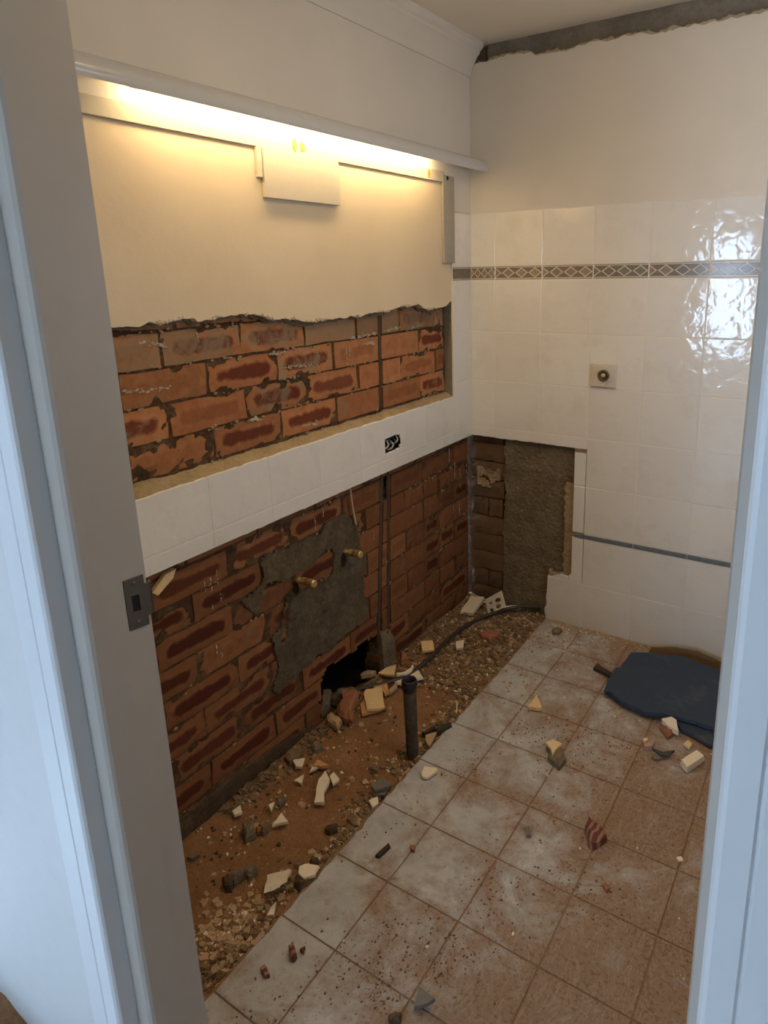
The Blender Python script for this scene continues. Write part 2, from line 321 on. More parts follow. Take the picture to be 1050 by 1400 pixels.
# measured outlines (metres): broken pieces on the floor, torn edges on the walls
DEBRIS = [
    ('tile_shard', 'tile shard', 'largest white tile shard on the sand, propped up and casting a dark shadow', 'broken white wall tile shards', 'shard', 0.009, [(0.294, -1.711, 0.015), (0.333, -1.661, 0.01), (0.36, -1.702, 0.032), (0.358, -1.753, 0.049), (0.347, -1.769, 0.052)]),
    ('tile_shard', 'tile shard', 'rounded white tile shard lying on a dark mortar lump beside the floor tile edge', 'broken white wall tile shards', 'shard', 0.009, [(0.353, -1.647, 0.017), (0.362, -1.632, 0.018), (0.4, -1.618, 0.019), (0.406, -1.646, 0.017), (0.389, -1.667, 0.015), (0.364, -1.662, 0.016)]),
    ('tile_shard', 'tile shard', 'small pointed white shard just below the largest propped shard', 'broken white wall tile shards', 'shard', 0.008, [(0.369, -1.787, -0.003), (0.361, -1.766, -0.003), (0.361, -1.747, -0.003), (0.383, -1.778, -0.003)]),
    ('mortar_lump', 'mortar lump', 'dark mortar lump at the left end of a row of three', 'lumps of old mortar', 'mortar_dark', 0.028, [(0.183, -1.777, 0.006), (0.184, -1.766, 0.006), (0.21, -1.759, 0.006), (0.222, -1.779, 0.006), (0.208, -1.787, 0.006)]),
    ('mortar_lump', 'mortar lump', 'long grey mortar lump in the middle of a row of three', 'lumps of old mortar', 'mortar', 0.026, [(0.199, -1.76, 0.008), (0.197, -1.727, 0.008), (0.214, -1.722, 0.008), (0.224, -1.737, 0.008), (0.216, -1.762, 0.008)]),
    ('mortar_lump', 'mortar lump', 'flat grey mortar lump at the right end of a row of three', 'lumps of old mortar', 'mortar', 0.022, [(0.221, -1.725, 0.002), (0.214, -1.702, 0.002), (0.228, -1.694, 0.002), (0.245, -1.703, 0.002), (0.245, -1.726, 0.002), (0.231, -1.731, 0.002)]),
    ('mortar_lump', 'mortar lump', 'small dark mortar lump just above the rounded white shard', 'lumps of old mortar', 'mortar_dark', 0.026, [(0.353, -1.608, 0.006), (0.353, -1.594, 0.006), (0.37, -1.587, 0.006), (0.38, -1.6, 0.006), (0.371, -1.613, 0.006)]),
    ('mortar_lump', 'mortar lump', 'dark mortar lump underneath the rounded white shard', 'lumps of old mortar', 'mortar_dark', 0.03, [(0.364, -1.682, 0.004), (0.354, -1.653, 0.004), (0.401, -1.635, 0.004), (0.405, -1.663, 0.004), (0.392, -1.688, 0.004)]),
    ('tile_shard', 'tile shard', 'pinkish sliver of tile standing on edge near the lower floor tile edge', 'pinkish broken pieces', 'pink', 0.02, [(0.394, -1.865, -0.0), (0.395, -1.828, 0.007), (0.404, -1.829, 0.007), (0.409, -1.837, 0.005), (0.405, -1.862, 0.001)]),
    ('timber_splinter', 'splinter', 'grey timber splinters at the foot of the door jamb', 'timber scraps', 'timber', 0.012, [(0.033, -1.775, -0.007), (0.035, -1.747, -0.005), (0.059, -1.752, -0.005), (0.05, -1.771, -0.007)]),
    ('tile_shard', 'tile shard', 'squarish white shard closest to the foot of the brick wall', 'broken white wall tile shards', 'shard', 0.009, [(0.019, -1.595, 0.0), (0.023, -1.564, 0.0), (0.051, -1.582, 0.0), (0.038, -1.602, -0.0)]),
    ('tile_shard', 'tile shard', 'small triangular white shard touching a small grey slab', 'broken white wall tile shards', 'shard', 0.008, [(0.097, -1.516, -0.002), (0.105, -1.498, -0.002), (0.121, -1.529, -0.002)]),
    ('mortar_lump', 'mortar lump', 'small grey slab beside a small triangular white shard', 'lumps of old mortar', 'mortar', 0.014, [(0.109, -1.495, -0.0), (0.107, -1.459, -0.0), (0.129, -1.47, -0.0), (0.129, -1.5, -0.0)]),
    ('tile_shard', 'tile shard', 'large triangular white shard on the sand between mortar lumps and the curved strip', 'broken white wall tile shards', 'shard', 0.009, [(0.166, -1.569, -0.002), (0.159, -1.521, 0.002), (0.2, -1.535, 0.001)]),
    ('mortar_lump', 'mortar lump', 'big square grey mortar lump near the foot of the brick wall', 'lumps of old mortar', 'mortar', 0.026, [(0.084, -1.614, 0.004), (0.112, -1.592, 0.004), (0.145, -1.612, 0.004), (0.133, -1.645, 0.004)]),
    ('mortar_lump', 'mortar lump', 'small grey mortar lump between the square lump and the triangular shard', 'lumps of old mortar', 'mortar', 0.022, [(0.146, -1.594, -0.0), (0.134, -1.571, -0.0), (0.151, -1.567, -0.0), (0.163, -1.584, 0.0), (0.158, -1.6, -0.0)]),
    ('brick_fragment', 'brick fragment', 'small orange brick crumb between two grey mortar lumps', 'fragments of red brick', 'orange', 0.016, [(0.124, -1.596, -0.004), (0.133, -1.588, -0.004), (0.148, -1.594, -0.004), (0.142, -1.607, -0.004)]),
    ('tile_shard', 'tile shard', 'white shard with four sides below the rubble at the wall foot', 'broken white wall tile shards', 'shard', 0.009, [(0.024, -1.331, 0.002), (0.057, -1.307, 0.004), (0.074, -1.34, 0.001), (0.056, -1.348, 0.0)]),
    ('tile_shard', 'tile shard', 'cracked triangular white shard left of the long curved strip', 'broken white wall tile shards', 'shard', 0.008, [(0.094, -1.397, -0.002), (0.103, -1.361, -0.002), (0.125, -1.395, -0.002)]),
    ('tile_shard', 'tile shard', 'orange clay tile piece above the long curved white strip', 'unglazed tile pieces', 'clay', 0.012, [(0.103, -1.316, 0.002), (0.099, -1.287, 0.002), (0.152, -1.287, 0.002), (0.132, -1.306, 0.002)]),
    ('tile_shard', 'tile shard', 'small white sliver under the orange clay tile piece', 'broken white wall tile shards', 'shard', 0.008, [(0.109, -1.338, -0.004), (0.101, -1.316, -0.004), (0.121, -1.306, -0.004)]),
    ('tile_shard', 'tile shard', 'long curved white tile strip lying on the sand', 'broken white wall tile shards', 'shard', 0.012, [(0.221, -1.44, 0.003), (0.171, -1.364, 0.007), (0.163, -1.32, 0.009), (0.201, -1.343, 0.008), (0.218, -1.39, 0.006), (0.247, -1.422, 0.004)]),
    ('tile_shard', 'tile shard', 'notched white shard at the right end of the curved strip', 'broken white wall tile shards', 'shard', 0.01, [(0.188, -1.328, 0.004), (0.187, -1.306, 0.004), (0.224, -1.321, 0.004), (0.222, -1.351, 0.004)]),
    ('mortar_lump', 'mortar lump', 'dark curved clod alone on the bare sand', 'lumps of old mortar', 'mortar_dark', 0.02, [(0.307, -1.49, -0.002), (0.321, -1.477, -0.002), (0.332, -1.457, -0.002), (0.344, -1.474, -0.002), (0.329, -1.493, -0.002)]),
    ('mortar_lump', 'mortar lump', 'brown rubble heap lump against the wall foot above the sand', 'lumps of old mortar', 'mortar_brown', 0.034, [(-0.011, -1.334, 0.012), (-0.013, -1.295, 0.012), (0.018, -1.272, 0.012), (0.044, -1.317, 0.012), (0.02, -1.343, 0.012)]),
    ('mortar_lump', 'mortar lump', 'pale round rubble lump beside the wall foot', 'lumps of old mortar', 'mortar', 0.024, [(0.03, -1.243, 0.002), (0.044, -1.214, 0.002), (0.067, -1.225, 0.002), (0.053, -1.254, 0.002)]),
    ('brick_fragment', 'brick fragment', 'upright red brick fragment at the mouth of the wall hole', 'fragments of red brick', 'brickfrag', 0.03, [(0.006, -1.076, 0.021), (-0.047, -0.988, 0.052), (0.017, -0.966, 0.059), (0.082, -1.065, 0.025), (0.077, -1.079, 0.02), (0.05, -1.087, 0.017)]),
    ('tile_shard', 'tile shard', 'square cream tile offcut lying face down by the standing pipe', 'unglazed tile pieces', 'cream', 0.01, [(0.013, -0.919, 0.012), (0.008, -0.896, 0.012), (0.054, -0.855, 0.012), (0.142, -0.953, 0.012), (0.087, -0.995, 0.012)]),
    ('tile_shard', 'tile shard', 'orange tile offcut lying underneath the square cream offcut', 'unglazed tile pieces', 'clay', 0.01, [(0.035, -0.969, -0.002), (0.027, -0.931, -0.002), (0.07, -0.935, -0.002), (0.125, -0.951, -0.002), (0.078, -1.013, -0.002)]),
    ('tile_shard', 'tile shard', 'orange tile piece behind the square cream offcut', 'unglazed tile pieces', 'clay', 0.011, [(0.014, -0.861, 0.004), (0.011, -0.824, 0.004), (0.043, -0.806, 0.004), (0.095, -0.858, 0.004), (0.084, -0.876, 0.004), (0.057, -0.858, 0.004)]),
    ('tile_shard', 'tile shard', 'narrow tan tile piece left of the standing pipe collar', 'unglazed tile pieces', 'tan', 0.01, [(0.084, -0.853, 0.004), (0.081, -0.799, 0.004), (0.099, -0.811, 0.004), (0.099, -0.863, 0.004)]),
    ('tile_shard', 'tile shard', 'triangular cream tile piece above the black cable by the wall hole', 'unglazed tile pieces', 'cream', 0.01, [(-0.022, -0.779, 0.008), (-0.009, -0.735, 0.014), (0.017, -0.707, 0.019), (0.046, -0.759, 0.011), (0.018, -0.772, 0.009)]),
    ('brick_fragment', 'brick fragment', 'tan slab lying inside the dark wall hole', 'fragments of red brick', 'tan', 0.02, [(-0.081, -0.821, 0.012), (-0.057, -0.779, 0.012), (-0.035, -0.774, 0.012), (-0.039, -0.797, 0.012), (-0.068, -0.831, 0.012)]),
    ('mortar_lump', 'mortar lump', 'tan striped clay chunk in front of the upright brick fragment', 'lumps of old mortar', 'tan', 0.022, [(-0.025, -1.094, 0.008), (-0.033, -1.066, 0.008), (0.037, -1.081, 0.008), (0.054, -1.128, 0.008)]),
    ('mortar_lump', 'mortar lump', 'grey stone lump behind the upright brick fragment', 'lumps of old mortar', 'mortar', 0.04, [(-0.079, -1.005, 0.014), (-0.102, -0.945, 0.014), (-0.042, -0.903, 0.014), (0.001, -0.944, 0.014), (-0.043, -0.998, 0.014)]),
    ('mortar_lump', 'mortar lump', 'grey block against the left side of the wall hole', 'lumps of old mortar', 'mortar', 0.05, [(-0.137, -1.001, 0.022), (-0.122, -0.97, 0.022), (-0.094, -0.984, 0.022), (-0.059, -1.042, 0.022), (-0.064, -1.082, 0.022)]),
    ('tile_shard', 'tile shard', 'white ceramic plate piece under the black cable behind the pipe', 'broken white wall tile shards', 'shard', 0.01, [(0.056, -0.766, 0.002), (0.073, -0.66, 0.002), (0.105, -0.669, 0.002), (0.151, -0.702, 0.002), (0.099, -0.781, 0.002), (0.069, -0.785, 0.002)]),
    ('tile_shard', 'tile shard', 'curved white sliver just behind the black cable by the wall hole', 'broken white wall tile shards', 'shard', 0.012, [(0.053, -0.754, 0.018), (0.08, -0.726, 0.018), (0.085, -0.695, 0.018), (0.077, -0.671, 0.018), (0.086, -0.674, 0.018), (0.097, -0.7, 0.018), (0.091, -0.735, 0.018), (0.065, -0.761, 0.018)]),
    ('tile_shard', 'tile shard', 'cream square shard beside the brick wall left of the cable', 'unglazed tile pieces', 'cream', 0.01, [(0.004, -0.492, 0.014), (0.049, -0.465, 0.018), (0.092, -0.516, 0.01), (0.048, -0.543, 0.006)]),
    ('tile_shard', 'tile shard', 'small white shard on gravel right of the cable bend', 'broken white wall tile shards', 'shard', 0.01, [(0.134, -0.403, 0.005), (0.162, -0.375, 0.008), (0.183, -0.428, 0.002), (0.161, -0.444, 0.001)]),
    ('brick_fragment', 'brick fragment', 'orange brick chip at the wall foot beside the cable', 'fragments of red brick', 'orange', 0.03, [(-0.027, -0.61, 0.016), (0.002, -0.614, 0.016), (0.029, -0.628, 0.016), (0.014, -0.661, 0.016)]),
    ('brick_fragment', 'brick fragment', 'broad red brick flake on gravel near the back wall', 'fragments of red brick', 'brickfrag', 0.018, [(0.189, -0.288, 0.008), (0.251, -0.241, 0.008), (0.284, -0.267, 0.008), (0.258, -0.32, 0.008), (0.216, -0.306, 0.008)]),
    ('timber_splinter', 'splinter', 'thin pale stick lying on gravel at the floor tile edge', 'timber scraps', 'palewood', 0.006, [(0.383, -0.831, 0.004), (0.353, -0.774, 0.004), (0.36, -0.774, 0.004), (0.39, -0.83, 0.004)]),
    ('floor_tile_offcut', 'tile shard', 'grey floor tile offcut lying left of the pipe foot', 'grey floor tile offcuts', 'greytile', 0.009, [(0.34, -1.299, 0.012), (0.349, -1.247, 0.012), (0.395, -1.263, 0.012), (0.364, -1.309, 0.012)]),
    ('floor_tile_offcut', 'tile shard', 'grey floor tile offcut underneath another grey offcut', 'grey floor tile offcuts', 'greytile', 0.009, [(0.362, -1.314, -0.002), (0.351, -1.295, -0.002), (0.387, -1.257, -0.002), (0.389, -1.295, -0.002)]),
    ('tile_shard', 'tile shard', 'small white shard just below the two stacked grey offcuts', 'broken white wall tile shards', 'shard', 0.009, [(0.362, -1.342, -0.0), (0.376, -1.314, 0.0), (0.395, -1.336, 0.0), (0.39, -1.358, -0.0)]),
    ('tile_shard', 'tile shard', 'white shard lying on the floor tiles right of the pipe foot', 'broken white wall tile shards', 'shard', 0.008, [(0.451, -1.171, 0.014), (0.442, -1.14, 0.014), (0.462, -1.132, 0.014), (0.481, -1.124, 0.014), (0.49, -1.134, 0.014), (0.477, -1.178, 0.014), (0.461, -1.182, 0.014)]),
    ('mortar_lump', 'mortar lump', 'small grey chip left of the stacked grey offcuts', 'lumps of old mortar', 'mortar', 0.012, [(0.27, -1.223, -0.002), (0.282, -1.197, -0.002), (0.303, -1.215, -0.002)]),
    ('timber_splinter', 'splinter', 'dark timber splinter touching the standing pipe', 'timber scraps', 'darkwood', 0.014, [(0.335, -0.99, 0.006), (0.355, -0.935, 0.006), (0.367, -0.948, 0.006), (0.348, -0.991, 0.006)]),
    ('timber_splinter', 'splinter', 'dark timber splinter at the floor tile edge right of the pipe', 'timber scraps', 'darkwood', 0.014, [(0.37, -0.956, 0.01), (0.399, -0.894, 0.01), (0.412, -0.909, 0.01), (0.386, -0.966, 0.01)]),
    ('tile_shard', 'tile shard', 'tan pointed tile piece between the pipe foot and the dark splinters', 'unglazed tile pieces', 'tan', 0.009, [(0.354, -0.996, 0.004), (0.381, -0.958, 0.004), (0.388, -0.989, 0.004), (0.398, -1.037, 0.004), (0.384, -1.033, 0.004)]),
    ('tile_shard', 'tile shard', 'thick white tile piece leaning in the back corner left of the perforated plate', 'broken white wall tile shards', 'plate', 0.014, [(0.025, -0.171, 0.013), (0.018, -0.058, 0.041), (0.083, -0.039, 0.049), (0.089, -0.071, 0.041), (0.087, -0.163, 0.018)]),
    ('tile_shard', 'tile shard', 'flat white sliver at the foot of the grey rendered back wall', 'broken white wall tile shards', 'shard', 0.01, [(0.182, -0.015, 0.012), (0.241, 0.034, 0.012), (0.262, 0.024, 0.012), (0.206, -0.037, 0.012)]),
    ('brick_fragment', 'brick fragment', 'red brick flake on gravel under the cable near the corner', 'fragments of red brick', 'brickfrag', 0.016, [(0.198, -0.293, 0.016), (0.247, -0.239, 0.016), (0.277, -0.259, 0.016), (0.267, -0.327, 0.016), (0.224, -0.317, 0.016)]),
    ('mortar_lump', 'mortar lump', 'grey mortar lump on the floor tiles near the cable end', 'lumps of old mortar', 'mortar', 0.02, [(0.472, -0.101, 0.018), (0.486, -0.067, 0.018), (0.516, -0.081, 0.018), (0.511, -0.116, 0.018), (0.489, -0.129, 0.018)]),
    ('mortar_lump', 'mortar lump', 'cream topped mortar chunk under the front edge of the blue board', 'lumps of old mortar', 'shard', 0.02, [(1.069, -0.521, 0.035), (1.097, -0.495, 0.038), (1.117, -0.504, 0.037), (1.135, -0.555, 0.032), (1.1, -0.547, 0.033)]),
    ('brick_fragment', 'brick fragment', 'red brick fragment beneath the cream topped chunk by the blue board', 'fragments of red brick', 'brickfrag', 0.02, [(1.068, -0.542, 0.02), (1.082, -0.53, 0.02), (1.127, -0.534, 0.02), (1.104, -0.583, 0.02)]),
    ('tile_shard', 'tile shard', 'small round cream chip left of the brick piece near the blue board', 'unglazed tile pieces', 'cream', 0.01, [(1.036, -0.648, 0.024), (1.043, -0.636, 0.024), (1.054, -0.642, 0.024), (1.046, -0.659, 0.024)]),
    ('brick_fragment', 'brick fragment', 'pinkish clay piece on the floor tiles in front of the blue board', 'pinkish broken pieces', 'pink', 0.018, [(1.046, -0.664, 0.02), (1.072, -0.625, 0.02), (1.072, -0.662, 0.02), (1.052, -0.679, 0.02)]),
    ('floor_tile_offcut', 'tile shard', 'dark grey curved slate piece in front of the blue board', 'grey floor tile offcuts', 'slatechip', 0.008, [(1.074, -0.67, 0.018), (1.111, -0.671, 0.018), (1.142, -0.642, 0.018), (1.132, -0.679, 0.018), (1.107, -0.69, 0.018)]),
    ('floor_tile_offcut', 'tile shard', 'flat grey chip below the curved slate piece', 'grey floor tile offcuts', 'greytile', 0.008, [(1.08, -0.695, 0.01), (1.093, -0.671, 0.01), (1.116, -0.689, 0.01), (1.094, -0.711, 0.01)]),
    ('tile_shard', 'tile shard', 'round cream shard beside the stacked white offcut near the right door frame', 'unglazed tile pieces', 'cream', 0.01, [(1.161, -0.589, 0.014), (1.17, -0.559, 0.014), (1.187, -0.573, 0.014), (1.183, -0.598, 0.014)]),
    ('tile_shard', 'tile shard', 'white square tile offcut on top beside the right door frame', 'broken white wall tile shards', 'shard', 0.01, [(1.176, -0.696, 0.032), (1.21, -0.622, 0.032), (1.237, -0.639, 0.032), (1.2, -0.72, 0.032)]),
    ('tile_shard', 'tile shard', 'white tile offcut underneath another beside the right door frame', 'broken white wall tile shards', 'shard', 0.01, [(1.172, -0.688, 0.014), (1.209, -0.613, 0.014), (1.238, -0.627, 0.014), (1.2, -0.712, 0.014)]),
    ('timber_splinter', 'splinter', 'dark crumpled strip left of the blue board', 'timber scraps', 'darkwood', 0.014, [(0.74, -0.305, 0.016), (0.744, -0.265, 0.016), (0.778, -0.286, 0.016), (0.819, -0.304, 0.016), (0.819, -0.33, 0.016), (0.779, -0.314, 0.016)]),
    ('tile_shard', 'tile shard', 'cream triangular tile piece alone on the floor tiles', 'unglazed tile pieces', 'cream', 0.014, [(0.611, -0.68, 0.018), (0.612, -0.594, 0.018), (0.654, -0.649, 0.018), (0.66, -0.663, 0.018)]),
    ('mortar_lump', 'mortar lump', 'grey mortar chunk under a cream shard on the dusty floor tiles', 'lumps of old mortar', 'mortar', 0.034, [(0.758, -0.849, 0.026), (0.779, -0.831, 0.026), (0.809, -0.83, 0.026), (0.837, -0.869, 0.026), (0.832, -0.917, 0.026), (0.798, -0.903, 0.026)]),
    ('tile_shard', 'tile shard', 'cream shard stuck on top of a grey mortar chunk on the floor tiles', 'unglazed tile pieces', 'cream', 0.009, [(0.757, -0.852, 0.036), (0.772, -0.823, 0.036), (0.808, -0.828, 0.036), (0.8, -0.861, 0.036), (0.799, -0.894, 0.036), (0.781, -0.867, 0.036)]),
    ('brick_fragment', 'brick fragment', 'ribbed dark red brick wedge alone on the dusty floor tiles', 'fragments of red brick', 'redwedge', 0.03, [(0.992, -1.112, 0.032), (0.984, -1.063, 0.032), (1.06, -1.112, 0.032), (1.034, -1.164, 0.032), (1.019, -1.157, 0.032)]),
    ('floor_tile_offcut', 'tile shard', 'small grey pointed sliver left of the ribbed red wedge', 'grey floor tile offcuts', 'greytile', 0.008, [(0.834, -1.193, 0.01), (0.844, -1.184, 0.01), (0.864, -1.214, 0.01), (0.852, -1.218, 0.01)]),
    ('timber_splinter', 'splinter', 'dark brown splinter on the clean pale floor tiles', 'timber scraps', 'darkwood', 0.01, [(0.51, -1.503, 0.011), (0.518, -1.449, 0.011), (0.528, -1.456, 0.011), (0.522, -1.5, 0.011)]),
    ('brick_fragment', 'brick fragment', 'tiny brown chip on the floor tile joint near the splinter', 'fragments of red brick', 'brickfrag', 0.012, [(0.576, -1.424, 0.012), (0.591, -1.417, 0.012), (0.597, -1.433, 0.012), (0.586, -1.433, 0.012)]),
    ('floor_tile_offcut', 'tile shard', 'grey triangular tile offcut nearest the bottom edge', 'grey floor tile offcuts', 'greytile', 0.012, [(0.835, -1.79, 0.024), (0.821, -1.749, 0.031), (0.869, -1.757, 0.034), (0.858, -1.773, 0.03)]),
    ('mortar_lump', 'mortar lump', 'dark lump left of the grey triangular offcut at the bottom', 'lumps of old mortar', 'mortar_dark', 0.016, [(0.79, -1.828, 0.015), (0.801, -1.812, 0.015), (0.814, -1.809, 0.015), (0.82, -1.825, 0.015), (0.802, -1.837, 0.015)]),
    ('brick_fragment', 'brick fragment', 'upright dark red brick chip on the nearest floor tile', 'fragments of red brick', 'redwedge', 0.02, [(0.489, -1.83, 0.022), (0.489, -1.815, 0.022), (0.52, -1.833, 0.022), (0.521, -1.844, 0.022), (0.508, -1.846, 0.022)]),
    ('brick_fragment', 'brick fragment', 'small red brick crumb right of the upright red chip', 'fragments of red brick', 'redwedge', 0.012, [(0.515, -1.818, 0.012), (0.521, -1.805, 0.012), (0.528, -1.817, 0.012)]),
    ('brick_fragment', 'brick fragment', 'dark red pointed chip near the sand edge in the nearest corner', 'fragments of red brick', 'redwedge', 0.012, [(0.465, -1.901, 0.012), (0.467, -1.889, 0.012), (0.495, -1.9, 0.012), (0.489, -1.908, 0.012)]),
    ('tile_shard', 'tile shard', 'white fleck shard beside the right door frame at the lower floor', 'broken white wall tile shards', 'shard', 0.006, [(1.245, -1.07, 0.008), (1.256, -1.06, 0.008), (1.264, -1.07, 0.008), (1.254, -1.078, 0.008)]),
    ('brick_fragment', 'brick fragment', 'brown clay nub on the dusty tiles left of the right door frame', 'fragments of red brick', 'brickfrag', 0.012, [(1.096, -1.264, 0.012), (1.104, -1.254, 0.012), (1.116, -1.265, 0.012), (1.11, -1.274, 0.012)]),
]
RENDER_PATCH = [(-1.337, 0.731), (-1.314, 0.74), (-1.239, 0.734), (-1.189, 0.742), (-1.118, 0.727), (-1.053, 0.728), (-1.028, 0.753), (-0.959, 0.758), (-0.909, 0.753), (-0.851, 0.701), (-0.848, 0.634), (-0.833, 0.583), (-0.801, 0.521), (-0.827, 0.478), (-0.838, 0.395), (-0.813, 0.357), (-0.802, 0.313), (-0.824, 0.272), (-0.876, 0.268), (-0.929, 0.286), (-0.983, 0.269), (-1.048, 0.254), (-1.116, 0.266), (-1.195, 0.253), (-1.284, 0.235), (-1.326, 0.24), (-1.329, 0.268), (-1.296, 0.327), (-1.319, 0.424), (-1.323, 0.451), (-1.278, 0.463), (-1.258, 0.517), (-1.236, 0.564), (-1.203, 0.571), (-1.122, 0.53), (-1.023, 0.539), (-1.005, 0.552), (-0.987, 0.621), (-1.005, 0.648), (-1.04, 0.656), (-1.132, 0.619), (-1.187, 0.622), (-1.24, 0.625), (-1.289, 0.639), (-1.338, 0.639), (-1.373, 0.558), (-1.432, 0.632), (-1.389, 0.636), (-1.343, 0.656), (-1.333, 0.683)]
HOLE = [(-1.111, -0.028), (-1.11, 0.067), (-1.099, 0.139), (-1.08, 0.174), (-1.041, 0.189), (-0.982, 0.173), (-0.964, 0.182), (-0.911, 0.166), (-0.873, 0.178), (-0.826, 0.176), (-0.777, 0.171), (-0.738, 0.155), (-0.728, 0.077), (-0.742, -0.055)]
RAGGED = [(-1.744, 1.51), (-1.685, 1.507), (-1.654, 1.513), (-1.633, 1.508), (-1.589, 1.511), (-1.555, 1.516), (-1.522, 1.516), (-1.509, 1.505), (-1.452, 1.509), (-1.408, 1.514), (-1.357, 1.515), (-1.293, 1.511), (-1.23, 1.489), (-1.179, 1.492), (-1.148, 1.486), (-1.082, 1.474), (-0.997, 1.473), (-0.905, 1.474), (-0.857, 1.478), (-0.808, 1.473), (-0.752, 1.482), (-0.689, 1.481), (-0.639, 1.481), (-0.571, 1.491), (-0.541, 1.497), (-0.5, 1.49), (-0.432, 1.5), (-0.384, 1.477), (-0.328, 1.468), (-0.282, 1.475), (-0.216, 1.477)]
BAND = [(0.004, 2.454), (0.046, 2.464), (0.081, 2.461), (0.114, 2.469), (0.148, 2.475), (0.197, 2.467), (0.236, 2.471), (0.278, 2.464), (0.3, 2.447), (0.341, 2.451), (0.387, 2.451), (0.432, 2.443), (0.476, 2.456), (0.534, 2.456), (0.591, 2.453), (0.646, 2.456), (0.695, 2.457), (0.74, 2.453), (0.767, 2.444), (0.818, 2.449), (0.881, 2.446), (0.942, 2.444), (1.024, 2.447), (1.137, 2.447)]
BOARD = [(0.859, -0.183, 0.057), (0.921, -0.154, 0.061), (0.958, -0.144, 0.062), (1.002, -0.137, 0.064), (1.053, -0.118, 0.066), (1.088, -0.127, 0.066), (1.128, -0.138, 0.066), (1.174, -0.141, 0.067), (1.212, -0.152, 0.067), (1.267, -0.48, 0.042), (1.215, -0.483, 0.04), (1.162, -0.481, 0.04), (1.105, -0.486, 0.038), (1.066, -0.49, 0.037), (1.006, -0.51, 0.034), (0.957, -0.5, 0.034), (0.907, -0.491, 0.034), (0.882, -0.472, 0.035), (0.858, -0.457, 0.035), (0.845, -0.468, 0.034), (0.836, -0.455, 0.035), (0.829, -0.393, 0.04), (0.834, -0.308, 0.047), (0.848, -0.298, 0.048)]
BOARD2 = [(1.102, -0.468, 0.02), (1.158, -0.454, 0.02), (1.212, -0.458, 0.02), (1.267, -0.469, 0.02), (1.281, -0.551, 0.02), (1.229, -0.553, 0.02), (1.183, -0.531, 0.02), (1.139, -0.523, 0.02)]
RIM = [(0.866, -0.045, -0.012), (0.912, -0.045, 0.026), (1.004, -0.045, 0.055), (1.094, -0.045, 0.066), (1.16, -0.045, 0.054), (1.204, -0.045, 0.042)]
PERF = [(0.12, -0.09, 0.044), (0.198, -0.09, 0.105), (0.229, -0.09, 0.033), (0.144, -0.09, -0.024)]
PERFH = [(0.185, -0.09, 0.055), (0.151, -0.09, 0.032), (0.192, -0.09, 0.028), (0.16, -0.09, -0.001)]

# ------------------------------------------------------------------ geometry helpers
rng = random.Random(7)
def nz(x, y, z=0.0, s=1.0): return mnoise.noise(Vector((x*s, y*s, z*s)))

def obj(name, me, mat=None, parent=None, **props):
    o = bpy.data.objects.new(name, me); COL.objects.link(o)
    if mat is not None and len(me.materials) == 0: me.materials.append(M[mat] if isinstance(mat, str) else mat)
    if parent is not None: o.parent = parent
    for k, v in props.items(): o[k] = v
    return o
def empty(name, loc=(0, 0, 0), **props):
    o = bpy.data.objects.new(name, None); COL.objects.link(o); o.location = loc
    for k, v in props.items(): o[k] = v
    return o
def thing(name, label, cat, loc=(0, 0, 0), group=None):
    o = empty(name, loc, label=label, category=cat)
    if group: o['group'] = group
    return o
def to_mesh(bm, name='m', smooth=False):
    bmesh.ops.recalc_face_normals(bm, faces=bm.faces[:])
    me = bpy.data.meshes.new(name); bm.to_mesh(me); bm.free()
    if smooth:
        for p in me.polygons: p.use_smooth = True
    return me
def box(lo, hi, bev=0.0, seg=1, bm=None):
    own = bm is None; bm = bm or bmesh.new()
    lo, hi = Vector(lo), Vector(hi)
    g = bmesh.ops.create_cube(bm, size=1.0)
    for v in g['verts']:
        v.co = Vector(((lo[i]+hi[i])/2 + v.co[i]*(hi[i]-lo[i]) for i in range(3)))
    if bev:
        es = list({e for v in g['verts'] for e in v.link_edges})
        bmesh.ops.bevel(bm, geom=es, offset=bev, segments=seg, affect='EDGES', profile=.5)
    return to_mesh(bm) if own else bm
AX = {'x': lambda a, b, d: Vector((d, a, b)), 'y': lambda a, b, d: Vector((a, d, b)), 'z': lambda a, b, d: Vector((a, b, d))}
def prism(loops, axis, d0, d1, bev=0.0, bm=None):
    """outline (and optional hole outlines) in the plane across `axis`, pulled from d0 to d1"""
    own = bm is None; bm = bm or bmesh.new(); f = AX[axis]
    if not isinstance(loops[0][0], (tuple, list)): loops = [loops]
    if len(loops) == 1:
        vs = [bm.verts.new(f(a, b, d0)) for a, b in loops[0]]
        faces = [bm.faces.new(vs)]
        faces[0].normal_update()
        if len(vs) > 4: faces = bmesh.ops.triangulate(bm, faces=faces)['faces']
    else:
        es = []
        for lp in loops:
            vs = [bm.verts.new(f(a, b, d0)) for a, b in lp]
            es += [bm.edges.new((vs[i], vs[(i+1) % len(vs)])) for i in range(len(vs))]
        faces = [g for g in bmesh.ops.triangle_fill(bm, use_beauty=True, edges=es)['geom'] if isinstance(g, bmesh.types.BMFace)]
    ex = bmesh.ops.extrude_face_region(bm, geom=faces)
    dv = f(0, 0, d1)-f(0, 0, d0)
    for g in ex['geom']:
        if isinstance(g, bmesh.types.BMVert): g.co += dv
    return to_mesh(bm) if own else bm
